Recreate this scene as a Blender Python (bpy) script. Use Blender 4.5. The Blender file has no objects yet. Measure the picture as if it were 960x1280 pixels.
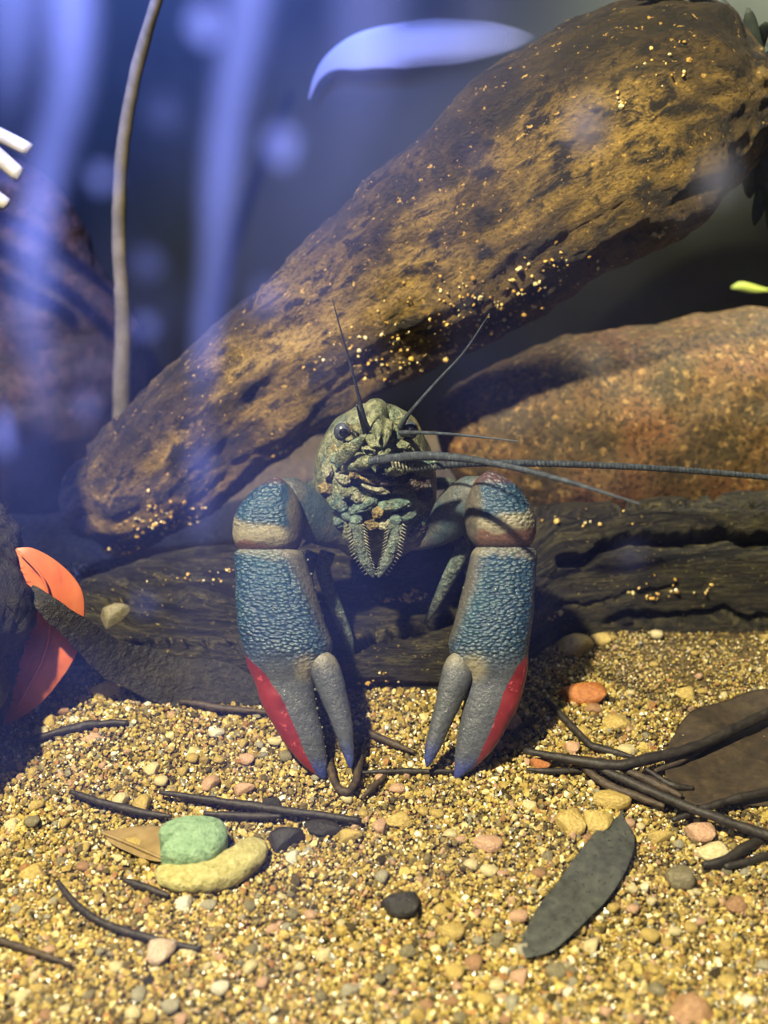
import bpy, bmesh, math, random
import numpy as np
from mathutils import Vector, Matrix

random.seed(7)
rng = np.random.default_rng(11)
SC = bpy.context.scene
COL = SC.collection
CM = 0.01

# ------------------------------------------------------------------ camera
H = 24.0                      # camera height above the gravel, cm
PITCH = math.radians(26.0)
F = 1372.0                    # focal length in pixels of the 960x1280 frame
CAM = np.array([0.0, 0.0, H])
FWD = np.array([0.0, math.cos(PITCH), -math.sin(PITCH)])
cam = bpy.data.cameras.new('camera')
cam.sensor_fit = 'VERTICAL'
cam.sensor_height = 36.0
cam.lens = F / 1280.0 * 36.0
cam.clip_start = 0.002
cam.clip_end = 20.0
cam.dof.use_dof = True
cam.dof.focus_distance = 0.365
cam.dof.aperture_fstop = 8.6
camo = bpy.data.objects.new('camera', cam)
camo.location = (0, 0, H * CM)
camo.rotation_euler = (math.pi / 2 - PITCH, 0, 0)
COL.objects.link(camo)
SC.camera = camo

# ------------------------------------------------------------------ world, lamps, exposure
SC.view_settings.view_transform = 'Standard'
SC.view_settings.look = 'None'
SC.view_settings.gamma = 1.0
SC.view_settings.use_curve_mapping = False
SC.view_settings.exposure = 0.0
world = bpy.data.worlds.new('world')
SC.world = world
world.use_nodes = True
world.node_tree.nodes['Background'].inputs[0].default_value = (0.20, 0.27, 0.52, 1)
world.node_tree.nodes['Background'].inputs[1].default_value = 0.25


def spot(name, loc, target, energy, color, angle, blend, radius):
    l = bpy.data.lights.new(name, 'SPOT')
    l.energy = energy
    l.color = color
    l.spot_size = math.radians(angle)
    l.spot_blend = blend
    l.shadow_soft_size = radius * CM
    o = bpy.data.objects.new(name, l)
    o.location = Vector(loc) * CM
    d = Vector(target) - Vector(loc)
    o.rotation_euler = d.to_track_quat('-Z', 'Y').to_euler()
    COL.objects.link(o)
    return o


# the warm lamp over the tank, and the two blue lamps of its hood
spot('tank_lamp', (-20, 7, 62), (2, 34, 2), 60.0, (1.0, 0.88, 0.60), 57, 0.55, 1.3)
spot('blue_lamp_back', (-20, 40, 44), (-12, 60, 20), 30.0, (0.13, 0.21, 1.0), 95, 1.0, 2.0)
spot('wall_fill_lamp', (24, 53, 42), (20, 60, 10), 19.0, (1.0, 0.98, 0.84), 84, 1.0, 2.0)  # neutral lamp added to brighten the right of the back wall
spot('blue_lamp_front', (-7.5, 17, 37), (-4.6, 9.5, 24.5), 14.0, (0.22, 0.29, 1.0), 41, 1.0, 0.8)


# ------------------------------------------------------------------ helpers
def ray(px, py):
    u = (px - 480.0) / F
    v = (py - 640.0) / F
    c, s = math.cos(PITCH), math.sin(PITCH)
    return np.array([u, c - v * s, -s - v * c])


def P(px, py, Y):
    d = ray(px, py)
    return CAM + d * (Y / d[1])


def G(px, py, z=0.0):
    d = ray(px, py)
    return CAM + d * ((z - H) / d[2])


def psc(p):
    return float(np.dot(np.asarray(p) - CAM, FWD)) / F


def proj(V):
    V = np.asarray(V) - CAM
    dep = V @ FWD
    up = np.array([0.0, math.sin(PITCH), math.cos(PITCH)])
    return 480 + F * V[:, 0] / dep, 640 - F * (V @ up) / dep


def _hash(i, j, k, seed):
    n = (i * 73856093) ^ (j * 19349663) ^ (k * 83492791) ^ (seed * 2654435)
    n = n & 0xFFFFFFFF
    n = ((n ^ (n >> 15)) * 2246822519) & 0xFFFFFFFF
    n = ((n ^ (n >> 13)) * 3266489917) & 0xFFFFFFFF
    n = n ^ (n >> 16)
    return n.astype(np.float64) / 4294967295.0


def vnoise(p, seed=0):
    p = np.asarray(p, dtype=np.float64)
    f = np.floor(p)
    t = p - f
    t = t * t * (3 - 2 * t)
    i = f.astype(np.int64)
    out = 0
    for a in (0, 1):
        for b in (0, 1):
            for c in (0, 1):
                w = (t[:, 0] if a else 1 - t[:, 0]) * (t[:, 1] if b else 1 - t[:, 1]) * (t[:, 2] if c else 1 - t[:, 2])
                out = out + w * _hash(i[:, 0] + a, i[:, 1] + b, i[:, 2] + c, seed)
    return out * 2 - 1


def fbm(p, scale=1.0, octs=4, seed=0, gain=0.5):
    p = np.asarray(p) * scale
    o, a = 0, 1.0
    for k in range(octs):
        o = o + a * vnoise(p, seed + k * 17)
        p = p * 2.03
        a *= gain
    return o


def smooth(e0, e1, x):
    t = np.clip((x - e0) / (e1 - e0), 0, 1)
    return t * t * (3 - 2 * t)


def resample(A, n):
    """Catmull-Rom through the rows of A, n samples evenly along the length."""
    A = np.asarray(A, dtype=float)
    m = len(A)
    if m == 2:
        t = np.linspace(0, 1, n)[:, None]
        return A[0] * (1 - t) + A[1] * t
    ext = np.vstack([2 * A[0] - A[1], A, 2 * A[-1] - A[-2]])
    out = []
    for i in range(m - 1):
        p0, p1, p2, p3 = ext[i:i + 4]
        for t in np.linspace(0, 1, 24, endpoint=(i == m - 2)):
            out.append(0.5 * (2 * p1 + (p2 - p0) * t + (2 * p0 - 5 * p1 + 4 * p2 - p3) * t * t
                              + (3 * p1 - p0 - 3 * p2 + p3) * t ** 3))
    out = np.array(out)
    d = np.concatenate([[0], np.cumsum(np.linalg.norm(np.diff(out[:, :3], axis=0), axis=1))])
    s = np.linspace(0, d[-1], n)
    return np.stack([np.interp(s, d, out[:, k]) for k in range(out.shape[1])], axis=1)


def norm(v):
    return v / np.maximum(np.linalg.norm(v, axis=-1, keepdims=True), 1e-9)


def loft(st, nu=40, nv=24, mode='perp', ratio=0.8, disp=None, expo=1.0, flip=None):
    """st rows: X, Y, Z, r (, ratio).  Returns verts, faces, straightened coords, (u, theta)."""
    st = np.asarray([list(r) + [ratio] * (5 - len(r)) for r in st], dtype=float)
    R = resample(st, nu)
    C, r, ra = R[:, :3], np.maximum(R[:, 3], 1e-3), R[:, 4]
    T = norm(np.gradient(C, axis=0))
    V = norm(C - CAM)
    if mode == 'x':
        W = np.tile([1.0, 0, 0], (nu, 1))
        W = norm(W - 0.0 * T)
        D = norm(np.cross(T, W))
    elif mode == 'ground':
        W = norm(np.cross(T, np.tile([0, 0, 1.0], (nu, 1))))
        D = norm(np.cross(W, T))
    else:
        W = norm(np.cross(T, V))
        D = norm(np.cross(W, T))
    s = np.concatenate([[0], np.cumsum(np.linalg.norm(np.diff(C, axis=0), axis=1))])
    th = np.linspace(0, 2 * math.pi, nv, endpoint=False)
    ct, stn = np.cos(th), np.sin(th)
    if expo != 1.0:
        ct = np.sign(ct) * np.abs(ct) ** expo
        stn = np.sign(stn) * np.abs(stn) ** expo
    off = W[:, None] * (r[:, None] * ct[None])[..., None] + D[:, None] * ((r * ra)[:, None] * stn[None])[..., None]
    pos = C[:, None] + off
    lc = np.stack([np.repeat(s[:, None], nv, 1), r[:, None] * ct[None], (r * ra)[:, None] * stn[None]], -1)
    n = norm(off)
    uu = np.repeat((s / s[-1])[:, None], nv, 1)
    tt = np.repeat(th[None], nu, 0)
    pos, lc, n, uu, tt = pos.reshape(-1, 3), lc.reshape(-1, 3), n.reshape(-1, 3), uu.ravel(), tt.ravel()
    if disp is not None:
        pos = pos + n * disp(pos, lc, uu, tt)[:, None]
    faces = []
    for i in range(nu - 1):
        for j in range(nv):
            k = (j + 1) % nv
            faces.append((i * nv + j, i * nv + k, (i + 1) * nv + k, (i + 1) * nv + j))
    b = nu * nv
    pos = np.vstack([pos, pos[:nv].mean(0), pos[b - nv:b].mean(0)])
    lc = np.vstack([lc, [[0, 0, 0], [s[-1], 0, 0]]])
    for j in range(nv):
        k = (j + 1) % nv
        faces.append((b, k, j))
        faces.append((b + 1, b - nv + j, b - nv + k))
    return pos, faces, lc, (np.append(uu, [0, 1]), np.append(tt, [0, 0]))


def mesh_data(name, V, faces, mat, attrs=None, smooth_=True):
    me = bpy.data.meshes.new(name)
    me.from_pydata([tuple(v) for v in np.asarray(V)], [], faces)
    if mat:
        me.materials.append(mat)
    for an, (typ, arr) in (attrs or {}).items():
        a = me.attributes.new(an, typ, 'POINT')
        arr = np.asarray(arr, dtype=np.float32)
        a.data.foreach_set({'FLOAT_VECTOR': 'vector', 'FLOAT_COLOR': 'color', 'FLOAT': 'value'}[typ], arr.ravel())
    me.polygons.foreach_set('use_smooth', np.full(len(me.polygons), smooth_))
    me.update()
    return me


def tag(o, label=None, cat=None, group=None, kind=None):
    if label: o['label'] = label
    if cat: o['category'] = cat
    if group: o['group'] = group
    if kind: o['kind'] = kind
    return o


ORG = {}


def mk(name, V, faces, mat, parent=None, attrs=None, smooth_=True):
    """One mesh object from world-space vertices in cm."""
    V = np.asarray(V, dtype=float)
    if parent is None:
        org = np.array([(V[:, 0].min() + V[:, 0].max()) / 2, (V[:, 1].min() + V[:, 1].max()) / 2, V[:, 2].min()])
        loc = org
    else:
        org = ORG[parent.name]
        loc = np.zeros(3)
    me = mesh_data(name, (V - org) * CM, faces, mat, attrs, smooth_)
    o = bpy.data.objects.new(name, me)
    COL.objects.link(o)
    o.location = loc * CM
    o.parent = parent
    ORG[o.name] = org
    return o


def empty(name, loc, label, cat, group=None):
    o = bpy.data.objects.new(name, None)
    o.empty_display_size = 0.01
    COL.objects.link(o)
    o.location = np.asarray(loc, dtype=float) * CM
    ORG[o.name] = np.asarray(loc, dtype=float)
    return tag(o, label, cat, group)


def join(parts):
    V, Fc, n = [], [], 0
    for v, f in parts:
        V.append(np.asarray(v))
        Fc += [tuple(i + n for i in q) for q in f]
        n += len(v)
    return np.vstack(V), Fc


def box(x0, x1, y0, y1, z0, z1):
    V = np.array([(x, y, z) for z in (z0, z1) for y in (y0, y1) for x in (x0, x1)], dtype=float)
    return V, [(0, 2, 3, 1), (4, 5, 7, 6), (0, 1, 5, 4), (2, 6, 7, 3), (0, 4, 6, 2), (1, 3, 7, 5)]


def ico(sub):
    bm = bmesh.new()
    bmesh.ops.create_icosphere(bm, subdivisions=sub, radius=1.0)
    V = np.array([v.co[:] for v in bm.verts])
    Fc = [tuple(v.index for v in f.verts) for f in bm.faces]
    bm.free()
    return V, Fc


def sphere(c, r, sub=3, stretch=(1, 1, 1)):
    V, Fc = ico(sub)
    return V * np.asarray(stretch) * r + np.asarray(c), Fc


# ------------------------------------------------------------------ materials
def srgb(h):
    h = h.lstrip('#')
    c = [int(h[i:i + 2], 16) / 255 for i in (0, 2, 4)]
    return tuple((x / 12.92 if x <= 0.04045 else ((x + 0.055) / 1.055) ** 2.4) for x in c) + (1.0,)


class MB:
    def __init__(self, name):
        self.m = bpy.data.materials.new(name)
        self.m.use_nodes = True
        self.nt = self.m.node_tree
        self.nt.nodes.clear()
        self.out = self.nt.nodes.new('ShaderNodeOutputMaterial')

    def n(self, t, **kw):
        x = self.nt.nodes.new('ShaderNode' + t)
        for k, v in kw.items():
            if k in x.inputs.keys():
                self.set(x, k, v)
            else:
                setattr(x, k, v)
        return x

    def set(self, x, k, v):
        if isinstance(v, bpy.types.NodeSocket):
            self.nt.links.new(v, x.inputs[k])
        else:
            x.inputs[k].default_value = v

    def coord(self, attr=None, scale=(1, 1, 1)):
        """texture space in cm: object space, or the straightened attribute (already in cm)"""
        mp = self.nt.nodes.new('ShaderNodeMapping')
        if attr:
            a = self.n('Attribute', attribute_name=attr)
            self.nt.links.new(a.outputs['Vector'], mp.inputs[0])
            mp.inputs['Scale'].default_value = scale
        else:
            tc = self.nt.nodes.new('ShaderNodeTexCoord')
            self.nt.links.new(tc.outputs['Object'], mp.inputs[0])
            mp.inputs['Scale'].default_value = [100 * s for s in scale]
        return mp.outputs[0]

    def noise(self, co, scale, detail=4, rough=0.55, dist=0.0):
        x = self.n('TexNoise', Scale=scale, Detail=detail, Roughness=rough, Distortion=dist)
        self.nt.links.new(co, x.inputs['Vector'])
        return x.outputs[0]

    def voro(self, co, scale, feature='F1', rnd=1.0):
        x = self.n('TexVoronoi', feature=feature)
        x.inputs['Scale'].default_value = scale
        x.inputs['Randomness'].default_value = rnd
        self.nt.links.new(co, x.inputs['Vector'])
        return x

    def ramp(self, fac, stops, interp='LINEAR'):
        x = self.nt.nodes.new('ShaderNodeValToRGB')
        cr = x.color_ramp
        cr.interpolation = interp
        while len(cr.elements) < len(stops):
            cr.elements.new(0.5)
        for e, (p, c) in zip(cr.elements, stops):
            e.position = p
            e.color = c if len(c) == 4 else tuple(c) + (1,)
        self.nt.links.new(fac, x.inputs[0])
        return x.outputs[0]

    def mix(self, fac, a, b, blend='MIX'):
        x = self.nt.nodes.new('ShaderNodeMix')
        x.data_type = 'RGBA'
        x.blend_type = blend
        for s, v in ((x.inputs[0], fac), (x.inputs[6], a), (x.inputs[7], b)):
            if isinstance(v, bpy.types.NodeSocket):
                self.nt.links.new(v, s)
            else:
                s.default_value = v
        return x.outputs[2]

    def math(self, op, a, b=0.0):
        x = self.nt.nodes.new('ShaderNodeMath')
        x.operation = op
        for s, v in ((x.inputs[0], a), (x.inputs[1], b)):
            if isinstance(v, bpy.types.NodeSocket):
                self.nt.links.new(v, s)
            else:
                s.default_value = v
        return x.outputs[0]

    def bump(self, h, strength=0.5, dist=0.05, normal=None):
        x = self.n('Bump', Strength=strength, Distance=dist * CM)
        self.nt.links.new(h, x.inputs['Height'])
        if normal:
            self.nt.links.new(normal, x.inputs['Normal'])
        return x.outputs[0]

    def bsdf(self, color, rough=0.6, normal=None, spec=0.5, **kw):
        b = self.nt.nodes.new('ShaderNodeBsdfPrincipled')
        self.set(b, 'Base Color', color)
        self.set(b, 'Roughness', rough)
        self.set(b, 'Specular IOR Level', spec)
        if normal:
            self.nt.links.new(normal, b.inputs['Normal'])
        for k, v in kw.items():
            self.set(b, k, v)
        return b.outputs[0]

    def done(self, sh):
        self.nt.links.new(sh, self.out.inputs['Surface'])
        return self.m


W4 = (1, 1, 1, 1)
K4 = (0, 0, 0, 1)


def m_driftwood():
    b = MB('driftwood')
    co = b.coord('lc', (0.45, 1, 1))
    big = b.noise(co, 0.55, 5, 0.6, 0.6)
    c = b.ramp(big, [(0.30, srgb('#2a2214')), (0.44, srgb('#5e4b22')), (0.56, srgb('#997c3a')), (0.72, srgb('#bd9c4e'))])
    pat = b.noise(b.coord('lc', (0.6, 1, 1)), 1.1, 6, 0.68, 0.3)
    c = b.mix(b.ramp(pat, [(0.40, W4), (0.505, K4)]), c, srgb('#241e13'))
    fine = b.noise(b.coord('lc', (0.6, 1, 1)), 9.0, 6, 0.75)
    c = b.mix(b.ramp(fine, [(0.36, (0.8, 0.8, 0.8, 1)), (0.5, K4)]), c, srgb('#1d1810'))
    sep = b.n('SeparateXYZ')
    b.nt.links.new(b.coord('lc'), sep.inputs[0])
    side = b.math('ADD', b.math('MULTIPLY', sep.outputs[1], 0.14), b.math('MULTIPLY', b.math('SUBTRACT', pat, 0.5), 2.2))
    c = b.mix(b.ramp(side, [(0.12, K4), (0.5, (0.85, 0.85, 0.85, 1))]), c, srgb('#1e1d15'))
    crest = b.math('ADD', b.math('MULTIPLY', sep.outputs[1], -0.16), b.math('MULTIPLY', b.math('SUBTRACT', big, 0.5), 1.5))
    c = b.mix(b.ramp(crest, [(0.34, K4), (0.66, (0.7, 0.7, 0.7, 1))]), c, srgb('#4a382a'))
    fl = b.noise(b.coord('lc', (0.8, 1, 1)), 4.5, 4, 0.62)
    c = b.mix(b.ramp(fl, [(0.64, K4), (0.68, W4)]), c, srgb('#d2aa55'))
    h = b.math('ADD', b.math('MULTIPLY', pat, 1.5), b.math('ADD', fine, b.math('MULTIPLY', fl, 0.8)))
    return b.done(b.bsdf(c, 0.62, b.bump(h, 1.0, 0.26), 0.4))


def m_bark():
    b = MB('waterlogged_bark')
    co = b.coord('lc', (0.16, 1, 1))
    g = b.noise(co, 2.6, 7, 0.68, 0.6)
    c = b.ramp(g, [(0.34, srgb('#0d0c08')), (0.44, srgb('#252217')), (0.55, srgb('#423e28')), (0.70, srgb('#665e3b'))])
    fn = b.noise(b.coord('lc', (0.25, 1, 1)), 11, 5, 0.7)
    c = b.mix(b.ramp(fn, [(0.40, (0.9, 0.9, 0.9, 1)), (0.5, K4)]), c, srgb('#100f0a'))
    fl = b.noise(b.coord('lc', (0.7, 1, 1)), 6.5, 3, 0.6)
    c = b.mix(b.ramp(fl, [(0.64, K4), (0.68, W4)]), c, srgb('#8d7d42'))
    h = b.math('ADD', b.math('MULTIPLY', g, 1.6), fn)
    return b.done(b.bsdf(c, 0.6, b.bump(h, 1.0, 0.34), 0.35))


def m_stump():
    b = MB('black_bark')
    co = b.coord(None, (1, 1, 0.5))
    g = b.noise(co, 2.2, 6, 0.7, 0.5)
    c = b.ramp(g, [(0.35, srgb('#0e0d0b')), (0.6, srgb('#2b2820')), (0.8, srgb('#4a4635'))])
    return b.done(b.bsdf(c, 0.65, b.bump(g, 1.0, 0.3), 0.3))


def m_granite(name, stops, speck, spk_scale=5.0, light=srgb('#b08c54')):
    b = MB(name)
    co = b.coord()
    g = b.noise(co, 0.35, 4, 0.55)
    c = b.ramp(g, stops)
    sp = b.noise(co, spk_scale, 5, 0.7)
    c = b.mix(b.ramp(sp, [(0.43, (0.9, 0.9, 0.9, 1)), (0.52, K4)]), c, speck)
    sp2 = b.noise(co, spk_scale * 0.6, 4, 0.7)
    c = b.mix(b.ramp(sp2, [(0.55, K4), (0.66, (0.8, 0.8, 0.8, 1))]), c, light)
    h = b.math('ADD', sp, b.math('MULTIPLY', g, 1.5))
    return b.done(b.bsdf(c, 0.7, b.bump(h, 0.5, 0.08), 0.3))


def m_attr(name, rough=0.35, bumpscale=6.0, bumps=0.3, spec=0.5, var=0.25, sat=None):
    """surface coloured by the 'col' attribute with a little mottling"""
    b = MB(name)
    a = b.n('Attribute', attribute_name='col').outputs['Color']
    co = b.coord()
    g = b.noise(co, bumpscale, 4, 0.65)
    c = b.mix(b.ramp(g, [(0.3, (var,) * 3 + (1,)), (0.6, K4)]), a, (0.02, 0.02, 0.015, 1))
    return b.done(b.bsdf(c, rough, b.bump(g, bumps, 0.05), spec))


def m_plain(name, hexes, scale=2.0, rough=0.6, bumps=0.5, dist=0.06, spec=0.4, attr=None, cs=(1, 1, 1), flecks=None, **kw):
    b = MB(name)
    co = b.coord(attr, cs)
    g = b.noise(co, scale, 5, 0.65)
    k = len(hexes)
    c = b.ramp(g, [(0.3 + 0.42 * i / max(1, k - 1), srgb(h)) for i, h in enumerate(hexes)]) if k > 1 else b.ramp(g, [(0, srgb(hexes[0])), (1, srgb(hexes[0]))])
    if flecks:
        f = b.noise(co, scale * 3, 3, 0.6)
        c = b.mix(b.ramp(f, [(0.62, K4), (0.66, W4)]), c, srgb(flecks))
    return b.done(b.bsdf(c, rough, b.bump(g, bumps, dist), spec, **kw))


def m_claw(name='claw_shell'):
    """blue shell with raised pale-edged scales; tint from the 'col' attribute, scales where 'scl' is 1"""
    b = MB(name)
    a = b.n('Attribute', attribute_name='col').outputs['Color']
    scl = b.n('Attribute', attribute_name='scl').outputs['Fac']
    co = b.coord('lc', (1.15, 0.66, 0.66))
    d = b.n('TexNoise', Scale=1.3, Detail=2.0)
    b.nt.links.new(co, d.inputs['Vector'])
    add = b.n('VectorMath', operation='ADD')
    sub = b.n('VectorMath', operation='SCALE')
    b.nt.links.new(d.outputs['Color'], sub.inputs[0])
    sub.inputs['Scale'].default_value = 0.12
    b.nt.links.new(co, add.inputs[0])
    b.nt.links.new(sub.outputs[0], add.inputs[1])
    v = b.voro(add.outputs[0], 8.0, rnd=0.85)
    h = b.math('SUBTRACT', 1.0, v.outputs['Distance'])
    edge = b.ramp(v.outputs['Distance'], [(0.12, W4), (0.48, K4)])
    f = b.math('MULTIPLY', b.math('MULTIPLY', edge, scl), 0.34)
    c = b.mix(f, a, srgb('#8aa3a0'))
    g = b.noise(b.coord(), 7.0, 4, 0.7)
    c = b.mix(b.ramp(g, [(0.32, (0.5, 0.5, 0.5, 1)), (0.55, K4)]), c, (0.008, 0.016, 0.03, 1))
    sp = b.noise(b.coord(), 12.0, 2, 0.5)
    c = b.mix(b.ramp(sp, [(0.70, K4), (0.76, (0.7, 0.7, 0.7, 1))]), c, srgb('#a9b4a6'))
    hh = b.math('ADD', b.math('MULTIPLY', b.math('MULTIPLY', h, scl), 1.0), b.math('MULTIPLY', g, 0.55))
    return b.done(b.bsdf(c, 0.42, b.bump(hh, 0.9, 0.10), 0.5))


def m_shell(name='olive_shell', stops=('#272c22', '#50573f', '#7c8062', '#aaaa86'), patch=1.0, scale=1.5):
    b = MB(name)
    co = b.coord()
    g = b.noise(co, scale, 6, 0.72, 0.5)
    c = b.ramp(g, [(0.30, srgb(stops[0])), (0.45, srgb(stops[1])), (0.58, srgb(stops[2])), (0.75, srgb(stops[3]))])
    y = b.noise(co, 1.3, 5, 0.65, 0.8)
    c = b.mix(b.ramp(y, [(0.56, K4), (0.68, (0.6 * patch,) * 3 + (1,))]), c, srgb('#9c8748'))
    bl = b.noise(b.coord(None, (1, 1, 1.3)), 0.9, 4, 0.65, 0.6)
    c = b.mix(b.ramp(bl, [(0.54, K4), (0.68, (0.55 * patch,) * 3 + (1,))]), c, srgb('#55756e'))
    v = b.voro(co, 10.0)
    sp = b.ramp(v.outputs['Distance'], [(0.10, (0.5, 0.5, 0.5, 1)), (0.26, K4)])
    c = b.mix(sp, c, srgb('#b3b598'))
    dk = b.noise(co, 4.2, 6, 0.75, 0.4)
    c = b.mix(b.ramp(dk, [(0.37, (0.75, 0.75, 0.75, 1)), (0.47, K4)]), c, srgb('#171910'))
    h = b.math('ADD', g, b.math('ADD', dk, b.math('MULTIPLY', v.outputs['Distance'], -0.5)))
    return b.done(b.bsdf(c, 0.3, b.bump(h, 0.9, 0.11), 0.6))


M = {}
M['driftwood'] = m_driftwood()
M['bark'] = m_bark()
M['stump'] = m_stump()
M['rock'] = m_granite('orange_granite', [(0.36, srgb('#453a23')), (0.5, srgb('#604928')), (0.64, srgb('#6b482a'))], srgb('#2c2416'), 4.6, srgb('#987a48'))
M['redrock'] = m_granite('dark_red_rock', [(0.3, srgb('#1c1414')), (0.55, srgb('#2c1f1c')), (0.75, srgb('#402a22'))], srgb('#181212'), 2.0, srgb('#43302a'))
M['claw'] = m_claw()
M['shell'] = m_shell()
M['red'] = m_plain('red_membrane', ['#5e181c', '#6c2024', '#7a292c'], 1.6, 0.42, 0.25, 0.05, 0.5, flecks='#984044')
M['twig'] = m_plain('black_twig', ['#12110f', '#26221c', '#37312a'], 4, 0.55, 0.7, 0.08)
M['twig_brown'] = m_plain('brown_twig', ['#1f1a14', '#3a3024', '#55452f'], 4, 0.6, 0.7, 0.08)
M['leaf_dark'] = m_plain('dark_sodden_leaf', ['#2b2d29', '#3c3f3a', '#4b4e46'], 3, 0.55, 0.5, 0.06, flecks='#15150f')
M['leaf_black'] = m_plain('blackened_leaf', ['#0e0d0a', '#1f1d16', '#353127'], 3.5, 0.6, 1.0, 0.2, flecks='#11100c')
M['leaf_brown'] = m_plain('brown_leaf', ['#241e14', '#352c1e', '#463b29'], 3.0, 0.6, 0.4, 0.06)
M['leaf_tan'] = m_plain('tan_leaf', ['#655433', '#7a663f', '#8c7850'], 1.5, 0.6, 0.4, 0.05)
M['leaf_orange'] = m_plain('orange_leaf', ['#a5502e', '#b35e36', '#c07046'], 0.9, 0.42, 0.25, 0.05, attr='lc', cs=(0.5, 1, 1), flecks='#a85034')
M['green'] = m_plain('green_pellet', ['#5f7c5c', '#789672', '#92ac8a'], 5, 0.8, 1.0, 0.16)
M['yellow'] = m_plain('pale_yellow_pellet', ['#86814a', '#a39c64', '#b9b27e'], 5, 0.8, 1.0, 0.16)
M['antenna'] = m_plain('antenna_shell', ['#22262a', '#343a40', '#4b535a'], 5, 0.4, 0.3, 0.04)
M['limb'] = m_plain('limb_shell', ['#2f372f', '#4a5347', '#6a705c'], 2.2, 0.42, 0.4, 0.06, flecks='#8d8f6e')
M['leg'] = m_shell('leg_shell', ('#1c2420', '#3a463d', '#58655a', '#838a70'), .4, 3.0)
M['pale_part'] = m_shell('pale_shell', ('#3a3d30', '#6f705a', '#9c9a80', '#cfcab4'), .4, 4.0)  # lightest tone raised to paint the mandible's highlight
M['ochre_part'] = m_shell('ochre_shell', ('#2f2a18', '#5c5030', '#8a7846', '#b39c60'), .2, 4.0)
M['teal_part'] = m_shell('teal_shell', ('#1e2b29', '#3c4f49', '#5f746a', '#8a9a8a'), .5, 4.0)
M['dark_part'] = m_shell('dark_shell', ('#120e0c', '#241b17', '#3a2c25', '#524036'), .1, 3.0)
M['eye'] = m_plain('eye_surface', ['#23272e', '#3a404a', '#555c68'], 5, 0.22, 0.1, 0.02, 0.5)
M['pupil'] = m_plain('eye_pupil', ['#0b0b12', '#15141c'], 3, 0.1, 0.0, 0.01, 0.8)
M['stem'] = m_plain('translucent_stem', ['#4e4a3c', '#625c4a', '#746c58'], 0.8, 0.4, 0.2, 0.05)
M['rod'] = m_plain('pale_rod', ['#8a877e', '#a19d92', '#b5b1a4'], 0.8, 0.4, 0.1, 0.03)
M['glare_streak'] = m_plain('pale_wet_glare', ['#b9cfe6', '#d0e0f0', '#e4eef8'], 0.8, 0.22, 0.1, 0.04, 0.8)
M['lime'] = m_plain('lime_leaf', ['#a7b33c', '#c7cf50'], 1.5, 0.5, 0.3, 0.05)
M['weed'] = m_plain('dark_weed', ['#0f1512', '#1f2a22', '#303a2c'], 2, 0.6, 0.4, 0.05)
M['back'] = m_plain('tank_back_wall', ['#252922', '#2e322a', '#383b32'], 0.09, 0.75, 0.15, 0.1, 0.2, cs=(1, 1, 0.25))
M['silt'] = m_plain('silt', ['#2e2716', '#4d4124', '#6c5c34'], 5, 0.8, 0.8, 0.15, 0.2)
M['gravel'] = m_attr('gravel_grain', 0.22, 7.0, 0.3, 0.5, 0.35)

# ------------------------------------------------------------------ the tank
X0, X1, YF, YB, ZT = -31.0, 31.0, 10.0, 60.0, 36.0


def gz(x, y):
    q = np.stack([np.atleast_1d(x), np.atleast_1d(y), np.zeros(np.size(x))], 1).astype(float)
    return 0.14 * fbm(q, 0.22, 3, 5)


def struct(name, V, Fc, mat, **kw):
    return tag(mk(name, V, Fc, mat, **kw), kind='structure')


gx, gy = np.meshgrid(np.linspace(X0, X1, 90), np.linspace(YF, YB, 74))
gzv = gz(gx.ravel(), gy.ravel())
FV = np.stack([gx.ravel(), gy.ravel(), gzv - 0.12], 1)
FF = [(j * 90 + i, j * 90 + i + 1, (j + 1) * 90 + i + 1, (j + 1) * 90 + i) for j in range(73) for i in range(89)]
floor = struct('floor', FV, FF, M['silt'])
tag(floor, 'yellow-brown sand bed covering the bottom of the aquarium', 'gravel bed')
wb = struct('wall_back', *box(X0 - .6, X1 + .6, YB, YB + .6, -1.5, ZT), M['back'])
tag(wb, 'plain grey-green back wall of the aquarium', 'wall')
wl = struct('wall_left', *box(X0 - .6, X0, YF, YB, -1.5, ZT), M['back'])
tag(wl, 'grey side wall of the aquarium beyond the dark red rock', 'wall')
wr = struct('wall_right', *box(X1, X1 + .6, YF, YB, -1.5, ZT), M['back'])
tag(wr, 'grey side wall of the aquarium beyond the orange boulder', 'wall')


# front glass with dried water marks
def m_glass():
    b = MB('clear_glass')
    t = b.n('BsdfTransparent')
    g = b.n('BsdfGlossy')
    g.inputs['Roughness'].default_value = 0.02
    lw = b.n('Fresnel')
    lw.inputs['IOR'].default_value = 1.12
    m = b.n('MixShader')
    b.nt.links.new(lw.outputs[0], m.inputs[0])
    b.nt.links.new(t.outputs[0], m.inputs[1])
    b.nt.links.new(g.outputs[0], m.inputs[2])
    return b.done(m.outputs[0])


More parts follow.
